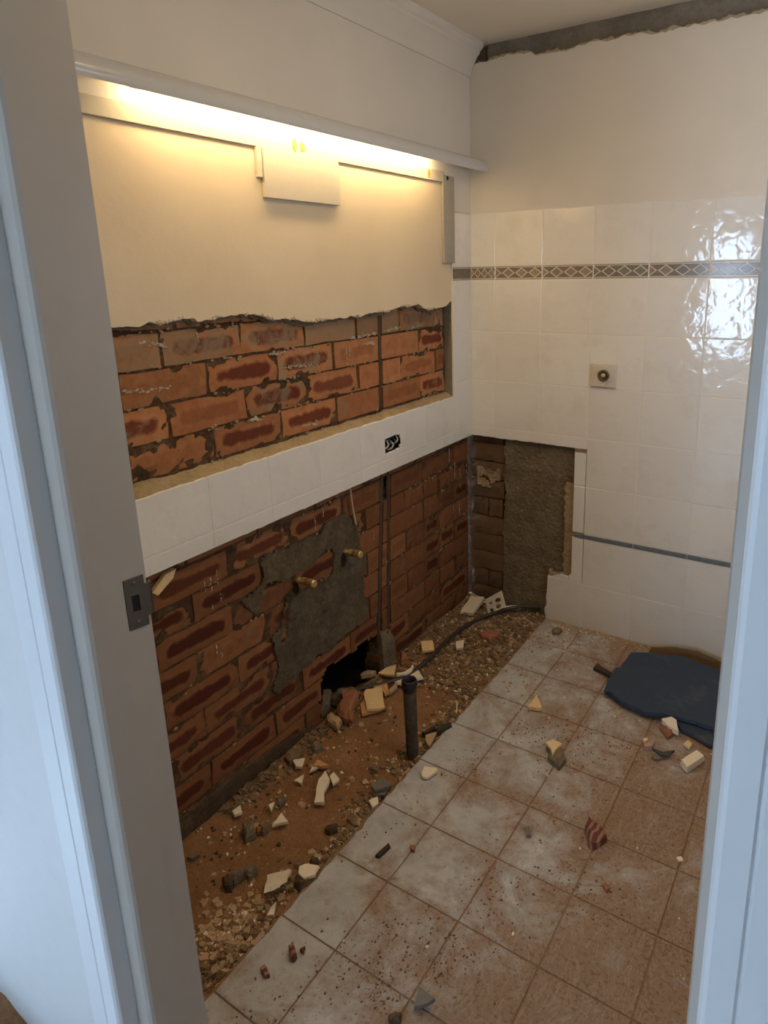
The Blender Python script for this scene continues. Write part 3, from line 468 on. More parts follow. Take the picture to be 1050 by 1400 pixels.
def rough_line(pts, step, amp, seed=0.0, closed=False):
    out = []; n = len(pts); last = n if closed else n-1
    for i in range(last):
        a = Vector(pts[i]); b = Vector(pts[(i+1) % n]); L = (b-a).length; m = max(1, int(L/step))
        t = (b-a).normalized() if L else Vector((1, 0)); nn = Vector((-t.y, t.x))
        for j in range(m):
            p = a.lerp(b, j/m)
            k = amp*(nz(p.x, p.y, seed, 33)+.6*nz(p.x, p.y, seed+5, 90)) if j or i or closed else 0
            out.append(tuple(p+nn*k))
    if not closed: out.append(tuple(pts[-1]))
    return out
def inside(p, poly):
    x, y = p; c = False; j = len(poly)-1
    for i in range(len(poly)):
        xi, yi = poly[i]; xj, yj = poly[j]
        if (yi > y) != (yj > y) and x < (xj-xi)*(y-yi)/(yj-yi)+xi: c = not c
        j = i
    return c
def sheet(axis, rect, res, depth, keep=None, d_back=None):
    """relief surface across `axis`: depth(a,b) gives the height; cells whose centre fails keep() are left out; skirt down to d_back"""
    bm = bmesh.new(); f = AX[axis]; a0, b0, a1, b1 = rect
    na = max(1, round((a1-a0)/res)); nb = max(1, round((b1-b0)/res)); V = {}
    def vert(i, j):
        if (i, j) not in V:
            a = a0+(a1-a0)*i/na; b = b0+(b1-b0)*j/nb; V[(i, j)] = bm.verts.new(f(a, b, depth(a, b)))
        return V[(i, j)]
    for i in range(na):
        for j in range(nb):
            if keep and not keep(a0+(a1-a0)*(i+.5)/na, b0+(b1-b0)*(j+.5)/nb): continue
            bm.faces.new((vert(i, j), vert(i+1, j), vert(i+1, j+1), vert(i, j+1)))
    if d_back is not None:
        be = [e for e in bm.edges if len(e.link_faces) == 1]
        ex = bmesh.ops.extrude_edge_only(bm, edges=be)
        k = 'xyz'.index(axis)
        for g in ex['geom']:
            if isinstance(g, bmesh.types.BMVert): g.co[k] = d_back
    return to_mesh(bm, smooth=False)
def tube(pts, r, seg=10, caps=True, bm=None):
    own = bm is None; bm = bm or bmesh.new(); pts = [Vector(p) for p in pts]; rings = []
    rs = r if isinstance(r, (list, tuple)) else [r]*len(pts); up = None
    for i, p in enumerate(pts):
        t = (pts[min(i+1, len(pts)-1)]-pts[max(i-1, 0)]).normalized()
        if up is None: up = t.orthogonal().normalized()
        up = (up-t*up.dot(t)).normalized(); w = t.cross(up)
        rings.append([bm.verts.new(p+(up*math.cos(2*math.pi*k/seg)+w*math.sin(2*math.pi*k/seg))*rs[i]) for k in range(seg)])
    for a, b in zip(rings, rings[1:]):
        for k in range(seg): bm.faces.new((a[k], a[(k+1) % seg], b[(k+1) % seg], b[k]))
    if caps: bm.faces.new(rings[0]); bm.faces.new(rings[-1])
    return to_mesh(bm, smooth=True) if own else bm
def smooth_path(pts, n=8):
    P = [Vector(p) for p in pts]; P = [P[0]*2-P[1]]+P+[P[-1]*2-P[-2]]; out = []
    for i in range(1, len(P)-2):
        for j in range(n):
            t = j/n; a, b, c, d = P[i-1:i+3]
            out.append(.5*((2*b)+(c-a)*t+(2*a-5*b+4*c-d)*t*t+(3*b-a-3*c+d)*t**3))
    out.append(P[-2]); return out
def lathe(profile, seg=20):
    bm = bmesh.new(); rings = []
    for r, z in profile:
        rings.append([bm.verts.new((r*math.cos(2*math.pi*k/seg), r*math.sin(2*math.pi*k/seg), z)) for k in range(seg)])
    for a, b in zip(rings, rings[1:]):
        for k in range(seg): bm.faces.new((a[k], a[(k+1) % seg], b[(k+1) % seg], b[k]))
    return to_mesh(bm, smooth=True)
def autosmooth(o, ang=40):
    for p in o.data.polygons: p.use_smooth = True
    m = o.modifiers.new('split', 'EDGE_SPLIT'); m.split_angle = R(ang)

# ================================================================== STRUCTURE
S = dict(kind='structure')
Y_DOOR, Y_HALL = -2.141, -2.247          # room face and hall face of the wall that holds the doorway
XW, ZC = 1.95, 2.535                     # right wall, ceiling

# ---- left wall: brick skin hacked bare, plaster above, tile band between
def yc_left(z): return -0.668+(z-.86)*(.072/.74) if z < .86 else -0.668+(z-.86)*(.023/.64)
def yc_right(z): return -0.622+(z-.86)*(.050/.76)
HB = [(y, z) for y, z in HOLE]
def in_hole(y, z): return inside((y, z), HB)
def chase(y, z):
    if z > 1.10 or .05 < z < .87:
        if abs(y-yc_left(z)) < .016: return True
    return z < .87 and z > .05 and abs(y-yc_right(z)) < .015
def joint_depth(y, z):
    if chase(y, z): return -.066
    return -.0455+.0045*nz(y, z, 1, 26)+.003*nz(y, z, 4, 80)
wall_left = obj('wall_left', sheet('x', (-2.20, -.05, .035, 1.62), .0125, joint_depth, lambda y, z: not in_hole(y, z) and not (-.72 < y < -.57 and .92 < z < 1.02), -.12), 'joint', **S)
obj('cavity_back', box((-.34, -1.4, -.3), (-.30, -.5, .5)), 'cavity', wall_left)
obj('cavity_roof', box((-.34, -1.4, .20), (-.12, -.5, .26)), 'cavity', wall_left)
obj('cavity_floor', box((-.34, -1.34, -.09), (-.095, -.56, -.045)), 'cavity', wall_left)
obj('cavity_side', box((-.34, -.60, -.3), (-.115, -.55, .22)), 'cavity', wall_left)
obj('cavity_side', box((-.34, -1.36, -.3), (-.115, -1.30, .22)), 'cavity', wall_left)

# brick meshes: six irregular faces shared by all whole and cut bricks
def brick_mesh(seed):
    r = random.Random(seed); bm = bmesh.new(); na, nb = 6, 3; G = {}
    for i in range(na+1):
        for j in range(nb+1):
            y = -.5+i/na; z = -.5+j/nb
            edge = i in (0, na) or j in (0, nb)
            x = r.uniform(-.0015, .0015)-(.003 if edge else 0)-(r.uniform(0, .006) if edge and r.random() < .3 else 0)
            y += r.uniform(-.011, .011) if i in (0, na) else r.uniform(-.03, .03)
            z += r.uniform(-.032, .032) if j in (0, nb) else r.uniform(-.06, .06)
            G[(i, j)] = bm.verts.new((x, y, z))
    for i in range(na):
        for j in range(nb): bm.faces.new((G[(i, j)], G[(i+1, j)], G[(i+1, j+1)], G[(i, j+1)]))
    be = [e for e in bm.edges if len(e.link_faces) == 1]
    ex = bmesh.ops.extrude_edge_only(bm, edges=be)
    for g in ex['geom']:
        if isinstance(g, bmesh.types.BMVert): g.co.x = -.055
    return to_mesh(bm)
BRICKS = [brick_mesh(s) for s in range(8)]
for b in BRICKS: b.materials.append(M['brick'])
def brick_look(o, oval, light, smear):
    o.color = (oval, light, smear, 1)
def put_brick(y0, y1, z0, z1, oval, light, smear):
    """one brick between joints; cut where the chases or the hole take it"""
    yl, yh = y0+.0045, y1-.0045; zl, zh = z0+.004, z1-.004
    cy, cz = (yl+yh)/2, (zl+zh)/2; xf = -.040+rng.uniform(-.003, .003)
    hole_hit = any(in_hole(yl+(yh-yl)*i/6, zl+(zh-zl)*j/4) for i in range(7) for j in range(5))
    cuts = []
    if (z0 > 1.1 or z1 < .9) and yl < yc_left(cz)+.06 and yh > yc_left(cz)-.06: cuts.append((yc_left, .0135))
    if z1 < .9 and z0 > .05 and yl < yc_right(cz)+.06 and yh > yc_right(cz)-.06: cuts.append((yc_right, .0125))
    if hole_hit:
        na, nb = 22, 9
        me = sheet('x', (yl, zl, yh, zh), (yh-yl)/na if (yh-yl)/na < .0125 else .0125,
                   lambda y, z: xf+.002*nz(y, z, 3, 60), lambda y, z: not in_hole(y+.012*nz(y, z, 2, 40), z+.010*nz(y, z, 9, 40)) and not chase(y, z), -.11)
        if len(me.polygons) == 0: return
        o = obj('brick', me, 'brick', wall_left); brick_look(o, oval, light, smear); return
    if cuts:
        spans = []; left_b = lambda z: yl
        for f, w in cuts:
            spans.append((left_b, (lambda f, w: lambda z: f(z)-w)(f, w))); left_b = (lambda f, w: lambda z: f(z)+w)(f, w)
        spans.append((left_b, lambda z: yh))
        for lo, hi in spans:
            q = [(lo(zl), zl), (min(yh, hi(zl)), zl), (min(yh, hi(cz)), cz), (min(yh, hi(zh)), zh), (lo(zh), zh), (lo(cz), cz)]
            q = [(max(yl, min(yh, a)), b) for a, b in q]
            if q[1][0]-q[0][0] < .012 or q[3][0]-q[4][0] < .012: continue
            q = [(a+rng.uniform(-.0015, .0015), b+rng.uniform(-.001, .001)) for a, b in q]
            o = obj('brick', prism(q, 'x', -.095, xf), 'brick', wall_left); brick_look(o, oval*.3, light, smear)
        return
    o = obj('brick', BRICKS[rng.randrange(8)], None, wall_left)
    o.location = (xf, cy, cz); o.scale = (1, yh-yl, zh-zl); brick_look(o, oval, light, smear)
ROWS = [-.025, .07, .163, .257, .353, .449, .545, .640, .729, .822, .905]
UP = [1.103, 1.198, 1.295, 1.392, 1.488]
def row(z0, z1, joints, upper):
    for y0, y1 in zip(joints, joints[1:]):
        if y1 < -1.95: continue
        y1c = min(y1, .034)
        if y1c-y0 < .03: continue
        if upper:
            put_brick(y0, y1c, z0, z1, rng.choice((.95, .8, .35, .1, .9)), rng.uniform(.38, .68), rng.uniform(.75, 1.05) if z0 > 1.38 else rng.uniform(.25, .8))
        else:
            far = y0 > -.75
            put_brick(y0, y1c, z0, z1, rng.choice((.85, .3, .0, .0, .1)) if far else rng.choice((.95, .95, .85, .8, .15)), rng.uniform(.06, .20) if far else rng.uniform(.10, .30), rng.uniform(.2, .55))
A0, B0, P = -1.465-.2725*2, -1.607-.2720*2, .2722
JA = [A0+P*i for i in range(9)]; JB = [B0+P*i for i in range(9)]
for r_i, (z0, z1) in enumerate(zip(ROWS, ROWS[1:])):
    j = JB if r_i % 2 == 1 else JA
    if r_i >= 9: z1 = .905
    jj = list(j)
    if r_i in (2, 4, 6): jj.append(-.24)          # closers and half bricks towards the corner
    if r_i in (3, 5, 7): jj += [-.37]
    row(z0, z1, sorted(x for x in set(jj)), False)
for r_i, (z0, z1) in enumerate(zip(UP, UP[1:])):
    jj = [v for v in (JA if r_i % 2 == 0 else JB) if v < -.19]+[-.172]
    row(z0, z1, jj, True)
# the row behind the ragged plaster edge
for y0, y1 in zip(JA, JA[1:]):
    if y0 > -1.95 and y1 < -.15: put_brick(y0, y1, 1.488, 1.58, .1, .5, .6)

# plaster still on the wall above the light, the ragged panel below it
obj('upper_plaster', prism([(-2.2, 2.003), (-.166, 2.003), (-.166, 1.8695), (.10, 1.8695), (.10, ZC), (-2.2, ZC)], 'x', -.12, 0), 'plaster', wall_left)
rag = rough_line([(-2.2, 1.506)]+RAGGED+[(-.166, 1.50)], .007, .0045, 2.0)
obj('plaster_panel', prism(rag+[(-.166, 2.005), (-2.2, 2.005)], 'x', -.036, -.005), 'bareplaster', wall_left)  # bare plaster; colour also darkened to even out the tube's light
rag2 = rough_line([(-2.2, 1.494)]+[(y, z-.010-.012*max(0, nz(y, 3, 0, 9))) for y, z in RAGGED]+[(-.166, 1.49)], .008, .006, 8.0)
obj('torn_plaster_edge', prism(rag2+[(-.166, 1.54), (-2.2, 1.54)], 'x', -.042, -.030), 'render', wall_left)
lip = [(y, z) for y, z in rag]
bm = bmesh.new()
for i in range(0, len(lip)-1):
    y, z = lip[i]
    if nz(y, z, 7, 14) > .12:
        s = rng.uniform(.002, .006)
        g = bmesh.ops.create_icosphere(bm, subdivisions=1, radius=s)
        for v in g['verts']: v.co = Vector((-.005+v.co.x*.6+rng.uniform(-.004, .002), y+v.co.y*1.5, z+.003+v.co.z+rng.uniform(-.004, .004)))
obj('plaster_crumbs', to_mesh(bm), 'crumb_plaster', wall_left, kind='stuff')

# render behind the tiles: a column at the corner, and the band bed with its sloping tan top
obj('corner_render', box((-.10, -.166, .858), (-.004, .03, 2.003)), 'reveal', wall_left)
SOCK = [(-.703, .934), (-.589, .934), (-.589, 1.002), (-.703, 1.002)]
obj('band_bed', prism([[(-2.2, .862), (-.166, .862), (-.166, 1.072), (-2.2, 1.072)], SOCK], 'x', -.10, -.006), 'ledge', wall_left)
def ledge_h(x, y): return 1.0745+(-x)*.45+.004*nz(x, y, 0, 18)+.0022*nz(x, y, 3, 70)+(.012*max(0, nz(x, y, 6, 9))*(1 if y < -1.45 else .3))*min(1, -x/.02)
obj('mortar_ledge', sheet('z', (-.055, -2.2, -.002, -.166), .008, ledge_h, None, 1.06), 'ledge', wall_left)

def tile_piece(poly, axis, d0, d1, parent, mat='tile', name='wall_tile', bev=.0018):
    me = prism(poly, axis, d0, d1)
    bm = bmesh.new(); bm.from_mesh(me)
    front = [e for e in bm.edges if all(abs(v.co['xyz'.index(axis)]-d1) < 1e-5 for v in e.verts) and any(abs(f.normal['xyz'.index(axis)]) < .5 for f in e.link_faces)]
    if bev: bmesh.ops.bevel(bm, geom=front, offset=bev, segments=1, affect='EDGES')
    bm.to_mesh(me); bm.free()
    return obj(name, me, mat, parent)
G = .0014   # half a grout joint
def rect(a0, b0, a1, b1, g=G): return [(a0+g, b0+g), (a1-g, b0+g), (a1-g, b1-g), (a0+g, b1-g)]
# grout sits just behind the tile faces
obj('grout', prism([[(-2.2, .862), (-.167, .862), (-.167, 1.0745), (-2.2, 1.0745)], SOCK], 'x', -.0055, .0017), 'grout', wall_left)
obj('grout', box((-.0055, -.167, .862), (.0017, -.001, 1.868)), 'grout', wall_left)
TY = [-2.24, -2.01, -1.774, -1.541, -1.308, -1.079, -.855, -.630, -.400, -.166]
for y0, y1 in zip(TY, TY[1:]):
    lowp = rough_line([(y0+G, .861), (y1-G, .861)], .02, .003 if -1.62 < y0 < -.9 else .0012, 1.0)
    tile_piece(lowp+[(y1-G, .9115), (y0+G, .9115)], 'x', -.004, .0025, wall_left)
    top = rough_line([(y1-G, 1.0765), (y0+G, 1.0765)], .02, .003, 4.0)
    if abs(y0+.855) < .01:   # left half of the socket opening bites this tile
        poly = [(y0+G, .9145), (y1-G, .9145), (y1-G, .940), (-.697, .938), (-.699, .995), (y1-G, .998)]+top
    elif abs(y0+.630) < .01:
        poly = [(y0+G, .9145), (y1-G, .9145)]+top+[(y0+G, .998), (-.596, .992), (-.593, .955), (-.600, .950), (-.600, .941), (y0+G, .940)]
    else:
        poly = [(y0+G, .9145), (y1-G, .9145)]+top
    tile_piece(poly, 'x', -.004, .0025, wall_left)
ZR = [.861, .913, 1.133, 1.357, 1.582]
for z0, z1 in zip(ZR, ZR[1:]): tile_piece(rect(-.166, z0, -.001, z1), 'x', -.004, .0025, wall_left)
tile_piece(rect(-.166, 1.643, -.001, 1.868), 'x', -.004, .0025, wall_left)
tile_piece(rect(-.166, 1.582, -.001, 1.643), 'x', -.004, .0025, wall_left, 'listello', 'border_tile')

# plaster splashes and drips left on the bricks
bm = bmesh.new()
def blob(y, z, s, sy=1.0, sz=1.0, x=-.038):
    g = bmesh.ops.create_icosphere(bm, subdivisions=1, radius=s)
    for v in g['verts']: v.co = Vector((x+v.co.x*.35, y+v.co.y*sy*rng.uniform(.8, 1.2), z+v.co.z*sz*rng.uniform(.8, 1.2)))
for y0, z0, y1, z1, n, s in ((-1.04, 1.490, -.95, 1.474, 14, .006), (-.83, 1.395, -.67, 1.402, 16, .006), (-.74, 1.372, -.69, 1.366, 8, .007), (-.62, 1.405, -.52, 1.412, 12, .005), (-1.73, 1.345, -1.60, 1.338, 12, .006), (-1.16, 1.337, -1.03, 1.325, 12, .005),
                             (-1.22, 1.385, -1.16, 1.382, 7, .006), (-.45, 1.40, -.36, 1.41, 8, .005), (-1.66, 1.46, -1.60, 1.448, 8, .006), (-1.33, 1.195, -1.28, 1.188, 7, .006), (-1.1, 1.130, -1.02, 1.122, 7, .005)):
    for k in range(n*3):
        f = k/(n*3-1); blob(y0+(y1-y0)*f+rng.gauss(0, .007), z0+(z1-z0)*f+rng.gauss(0, .0035), s*rng.uniform(.2, .8), 1.7, .8)
for y, za, zb in ((-1.558, .785, .715), (-1.535, .775, .705), (-1.510, .79, .722), (-1.505, .69, .66), (-1.54, .665, .645), (-.855, 1.36, 1.30), (-.835, 1.37, 1.33), (-1.075, .80, .745), (-1.03, .815, .77), (-.15, .82, .74), (-.10, .74, .66), (-.05, .70, .60), (-.12, .56, .49), (-.06, .52, .46), (-.745, .62, .58), (-1.54, .53, .50), (-1.525, .50, .475), (-1.49, 1.47, 1.43), (.012, .70, .63)):
    n = max(3, int((za-zb)/.006))
    for k in range(n):
        if rng.random() < .75: blob(y+rng.gauss(0, .0012), za+(zb-za)*k/n, rng.uniform(.0012, .003), 1, 2.0)
obj('plaster_splashes', to_mesh(bm), 'crumb_plaster', wall_left, kind='stuff')
bm = bmesh.new()
for zz in UP+ROWS[1:10]:
    for k in range(int(70 if zz > 1 else 30)):
        y = rng.uniform(-1.9, -.18 if zz > 1 else 0)
        if nz(y, zz, 3, 6) > 0 and not in_hole(y, zz): blob(y, zz+rng.gauss(0, .004), rng.uniform(.002, .0055), 1.6, 1.0, -.040)
obj('mortar_crumbs', to_mesh(bm), 'ledge', wall_left, kind='stuff')

# grey cement smeared over the bricks around the water pipes
PATCH = rough_line(RENDER_PATCH, .012, .009, 3.0, True)
def patch_d(y, z): return -.0325+.007*nz(y, z, 11, 9)+.005*nz(y, z, 2, 30)+.003*nz(y, z, 6, 75)-(.010 if abs(y+1.232+(.55-z)*.25) < .010 and .40 < z < .56 else 0)
obj('cement_render', sheet('x', (-1.45, .22, -.79, .775), .0065, patch_d, lambda y, z: inside((y, z), PATCH), -.048), 'patch', wall_left)
TOE = [(-2.2, -.06), (-1.15, -.06), (-1.16, .005), (-1.3, .03), (-1.5, .055), (-1.7, .05), (-2.2, .06)]
obj('cement_toe', sheet('x', (-2.2, -.06, -1.12, .075), .011, lambda y, z: -.036+.005*nz(y, z, 2, 22), lambda y, z: inside((y, z), TOE), -.05), 'mortar_dark', wall_left)
def plug_d(y, z): return -.026+.006*nz(y, z, 5, 22)-.16*max(0, z-.11)
PLUG = [(-.735, .165), (-.71, .175), (-.69, .135), (-.67, .15), (-.648, .10), (-.640, -.05), (-.735, -.05)]
obj('conduit_mortar', sheet('x', (-.74, -.05, -.585, .165), .007, plug_d, lambda y, z: inside((y, z), PLUG), -.10), 'mortar', wall_left)

# ---- back wall: plaster, tiles, a torn opening showing brick and render
wall_back = obj('wall_back', prism([(-.1, -.08), (2.1, -.08), (2.1, 2.7), (-.1, 2.7)], 'y', .058, .20), 'joint', **S)
band = rough_line(BAND+[(1.98, 2.44)], .012, .010, 3.0)
paint = [(.0005, 1.60)]+[(.0005, 2.45)]+band+[(1.98, 1.60)]
obj('upper_plaster', prism(paint, 'y', .055, .0005), 'plaster', wall_back)
torn = rough_line([(x, z+.008) for x, z in BAND]+[(1.98, 2.45)], .009, .013, 9.0)
obj('torn_plaster_edge', prism([(.0005, 2.40)]+[(.0005, 2.455)]+torn+[(1.98, 2.40)], 'y', .056, .007), 'crumb_plaster', wall_back)
obj('exposed_render', sheet('y', (-.05, 2.38, 1.98, 2.535), .02, lambda x, z: .030+.006*nz(x, z, 1, 9)+(.02 if x < .06 else 0), None, .06), 'band', wall_back)
# render bed that carries the tiles right of the opening
obj('tile_bed', prism([(-.02, .868), (.574, .868), (.516, .86), (.516, .225), (.400, .222), (.388, -.06), (1.98, -.06), (1.98, 1.61), (-.02, 1.61)], 'y', .058, .004), 'ledge', wall_back)
obj('grout', prism([(0.001, .868), (.574, .868), (.574, .225), (.405, .222), (.400, 0.0), (1.95, 0.0), (1.95, 1.868), (0.001, 1.868)], 'y', .0048, -.0017), 'grout', wall_back)
TX = [0.001, .124]+[.124+.2237*i for i in range(1, 9)]
RZ = [0.0, .222, .4435, None, .468, .690, .912, 1.133, 1.357, 1.582]
def brect(x0, z0, x1, z1): tile_piece(rect(x0, z0, x1, z1), 'y', .0045, -.0025, wall_back)
for i, (x0, x1) in enumerate(zip(TX, TX[1:])):
    for z0, z1 in ((.912, 1.133), (1.133, 1.357), (1.357, 1.582), (1.643, 1.868)): brect(x0, z0, x1, z1)
    tile_piece(rect(x0, 1.582, x1, 1.643), 'y', .0045, -.0025, wall_back, 'listello', 'border_tile')
    if i < 2:
        tile_piece(rough_line([(x0+G, .862), (x1-G, .862)], .018, .003, 6.0)+[(x1-G, .9106), (x0+G, .9106)], 'y', .0045, -.0025, wall_back)
    elif i == 2:
        tile_piece(rough_line([(x0+G, .862), (x1-G, .860)], .018, .003, 6.0)+[(x1-G, .9106), (x0+G, .9106)], 'y', .0045, -.0025, wall_back)
        tile_piece(rect(.517, .690, x1, .842), 'y', .0045, -.0025, wall_back)
        tile_piece(rect(.517, .468, x1, .690), 'y', .0045, -.0025, wall_back)
        tile_piece(rough_line([(.518, .4425), (.520, .26), (.505, .246), (.46, .243), (.44, .2235)], .012, .003, 2.0)[::-1][:0]+[(.518, .4425), (.519, .262), (.508, .250), (.509, .2235), (x1-G, .2235), (x1-G, .4425)], 'y', .0045, -.0025, wall_back)
        left = rough_line([(.412, .2205), (.405, .185), (.412, .16), (.398, .12), (.403, .09), (.393, .05), (.396, .002)], .008, .005, 5.0)
        tile_piece(left+[(x1-G, .002), (x1-G, .2205)], 'y', .0045, -.0025, wall_back)
        tile_piece([(.420, .2235), (.508, .2235), (.506, .243), (.47, .246), (.445, .236)], 'y', .0045, -.0025, wall_back)
    else:
        for z0, z1 in ((0.0, .222), (.222, .4435), (.468, .690), (.690, .912)): brect(x0, z0, x1, z1)
    if i >= 2:
        xa = .530 if i == 2 else x0
        tile_piece(rect(xa, .4445, x1, .467, .001), 'y', .0045, -.0055, wall_back, 'pencil', 'trim_tile')
# brick return and render inside the opening
for r_i, (z0, z1) in enumerate(zip(ROWS, ROWS[1:])):
    xs = [(-.03, .158)] if r_i % 2 == 0 else [(-.03, .07), (.07, .150)]
    if r_i in (3, 7): xs = [(-.03, .165)]
    for x0, x1 in xs:
        o = obj('brick', BRICKS[rng.randrange(8)], None, wall_back)
        o.rotation_euler = (0, 0, R(-90)); o.location = ((x0+x1)/2, .036+rng.uniform(-.003, .003), (z0+z1)/2); o.scale = (1, x1-x0-.006, z1-z0-.006)
        brick_look(o, rng.choice((0, .1, .5)), rng.uniform(.06, .16), rng.uniform(.95, 1.15))
OPEN = rough_line([(.160, .868), (.164, .6), (.157, .4), (.163, .2), (.160, -.05), (.405, -.05), (.405, .22), (.52, .235), (.52, .868)], .012, .008, 7.0, True)
obj('cement_render', sheet('y', (.14, -.05, .525, .87), .0065, lambda x, z: .0275-.004*nz(x, z, 3, 16)-.0035*nz(x, z, 8, 60)-.004*max(0, nz(x, z, 12, 110)), lambda x, z: inside((x, z), OPEN), .06), 'render', wall_back)
obj('mortar_strip', sheet('y', (.470, .240, .514, .690), .0065, lambda x, z: .013-.003*nz(x, z, 3, 50), lambda x, z: x > .474+.006*nz(x, z, 0, 40), .05), 'ledge', wall_back)
obj('mortar_dab', sheet('y', (.405, .225, .50, .25), .0065, lambda x, z: .010-.003*nz(x, z, 3, 50), lambda x, z: z < .243+.02*nz(x, z, 0, 60), .05), 'ledge', wall_back)
obj('mortar_blob', sheet('y', (.012, .60, .135, .70), .008, lambda x, z: .030-.012*max(0, nz(x, z, 2, 28))-.004*nz(x, z, 5, 70), lambda x, z: nz(x, z, 2, 22) > -.1, .05), 'ledge', wall_back)

# ---- ceiling, cornice, unseen sides of the room
obj('ceiling', box((-.3, -4.9, ZC), (2.6, .25, ZC+.08)), 'ceiling', **S)
prof = [(0, 2.416), (.007, 2.416), (.010, 2.422), (.011, 2.434), (.016, 2.446), (.026, 2.466), (.040, 2.488), (.050, 2.497), (.052, 2.505), (.060, 2.510), (.068, 2.520), (.069, 2.536), (0, 2.536)]
o = obj('trim_1', prism(prof, 'y', Y_DOOR, -.002), 'plaster', **S); autosmooth(o, 25)
WY0, WY1, WZ0, WZ1 = -1.10, -.60, 1.47, 1.83      # unseen window added to the right wall for daylight fill
obj('wall_right', prism([[(Y_HALL, -.1), (.2, -.1), (.2, ZC), (Y_HALL, ZC)], [(WY0, WZ0), (WY1, WZ0), (WY1, WZ1), (WY0, WZ1)]], 'x', XW, XW+.1), 'plaster', **S)
fill_win = empty('fill_window', (XW+.05, -.85, 1.65), **S)
for lo, hi in (((XW+.03, WY0, WZ0), (XW+.08, WY0+.02, WZ1)), ((XW+.03, WY1-.02, WZ0), (XW+.08, WY1, WZ1)), ((XW+.03, WY0+.02, WZ0), (XW+.08, WY1-.02, WZ0+.02)), ((XW+.03, WY0+.02, WZ1-.02), (XW+.08, WY1-.02, WZ1)), ((XW+.04, -.858, WZ0+.02), (XW+.07, -.842, WZ1-.02))):
    o = obj('window_frame', box(lo, hi, .003), 'winframe', fill_win); o.location = (-XW-.05, .85, -1.65)
wall_front = obj('wall_front', box((-.3, Y_HALL, -.1), (.52, Y_DOOR, ZC)), 'hallfront', **S)
obj('wall_section', box((1.51, Y_HALL, -.1), (2.6, Y_DOOR, ZC)), 'hallfront', wall_front)
obj('wall_section', box((.52, Y_HALL, 2.24), (1.51, Y_DOOR, ZC)), 'hallfront', wall_front)
obj('wall_hall_left', box((-1.1, -4.9, -.1), (-1.0, Y_HALL, ZC)), 'hall', **S)
obj('wall_hall_right', box((2.5, -4.9, -.1), (2.6, Y_HALL, ZC)), 'hall', **S)
obj('ceiling_hall', box((-1.1, -4.9, ZC), (-.3, Y_HALL, ZC+.08)), 'hall', **S)
wh = obj('wall_hall_back', box((-1.1, -4.75, -.1), (-.10, -4.60, ZC)), 'hall', **S)
obj('wall_section', box((.62, -4.75, -.1), (2.6, -4.60, ZC)), 'hall', wh)
obj('wall_section', box((-.1, -4.75, -.1), (.62, -4.60, .75)), 'hall', wh)
obj('wall_section', box((-.1, -4.75, 1.95), (.62, -4.60, ZC)), 'hall', wh)
win = empty('window_1', (0.05, -4.62, 1.4), **S)
def wpart(n, lo, hi):
    o = obj(n, box(lo, hi, .003), 'winframe', win); o.location = (-.05, 4.62, -1.4)
wpart('window_frame', (-.10, -4.66, .75), (.62, -4.60, .79)); wpart('window_frame', (-.10, -4.66, 1.91), (.62, -4.60, 1.95))
wpart('window_frame', (-.10, -4.66, .79), (-.06, -4.60, 1.91)); wpart('window_frame', (.58, -4.66, .79), (.62, -4.60, 1.91))

# ---- doorway: jambs with stop, casing and strike plate
door = empty('door_1', (1.02, -2.2, 0), **S)
def dpart(n, me, mat, par=door):
    o = obj(n, me, mat, par)
    if par is door: o.location = (-1.02, 2.2, 0)
    return o
jl = [(.50, Y_DOOR), (.600, Y_DOOR), (.600, -2.180), (.600, -2.183), (.604, -2.183), (.604, -2.238), (.602, -2.243), (.597, -2.247), (.50, -2.247)]
o = dpart('jamb', prism(jl, 'z', -.02, 2.24), 'jamb'); 
jr = [(1.449, Y_DOOR), (1.53, Y_DOOR), (1.53, -2.247), (1.457, -2.247), (1.451, -2.244), (1.449, -2.238)]
dpart('jamb', prism(jr, 'z', -.02, 2.24), 'jamb')
dpart('jamb', box((.50, -2.247, 2.20), (1.53, Y_DOOR, 2.26)), 'jamb')
cl = [(.566, -2.246), (.566, -2.274), (.564, -2.278), (.560, -2.281), (.529, -2.281), (.527, -2.278), (.5245, -2.281), (.48, -2.281), (.455, -2.268), (.455, -2.246)]
dpart('casing', prism(cl, 'z', -.02, 2.31), 'casing')
cr = [(1.4605, -2.246), (1.4605, -2.276), (1.463, -2.280), (1.4665, -2.281), (1.485, -2.281), (1.487, -2.278), (1.4895, -2.281), (1.55, -2.281), (1.575, -2.268), (1.575, -2.246)]
dpart('casing', prism(cr, 'z', -.02, 2.31), 'casing')
dpart('casing', box((.455, -2.281, 2.225), (1.575, -2.246, 2.31)), 'casing')
sp = bmesh.new()
prism([[(-2.180, 1.092), (-2.146, 1.088), (-2.146, 1.103), (-2.136, 1.105), (-2.136, 1.157), (-2.146, 1.158), (-2.146, 1.174), (-2.180, 1.176)],
       [(-2.170, 1.120), (-2.157, 1.118), (-2.157, 1.145), (-2.170, 1.147)]], 'x', .5995, .6016, bm=sp)
plate = dpart('strike_plate', to_mesh(sp), 'steel')
lp = obj('plate_lip', prism([(.6016, -2.137), (.6016, -2.1345), (.594, -2.130), (.590, -2.130), (.590, -2.1325), (.5995, -2.137)], 'z', 1.106, 1.156), 'steel', plate)
obj('plate_recess', box((.598, -2.171, 1.118), (.6002, -2.156, 1.147)), 'dark_hole', plate)
for z in (1.100, 1.165):
    s_ = obj('screw', lathe([(.0001, 0), (.0035, .0002), (.0038, -.001)], 10), 'steel', plate); s_.rotation_euler = (0, R(90), 0); s_.location = (.6020, -2.163, z)

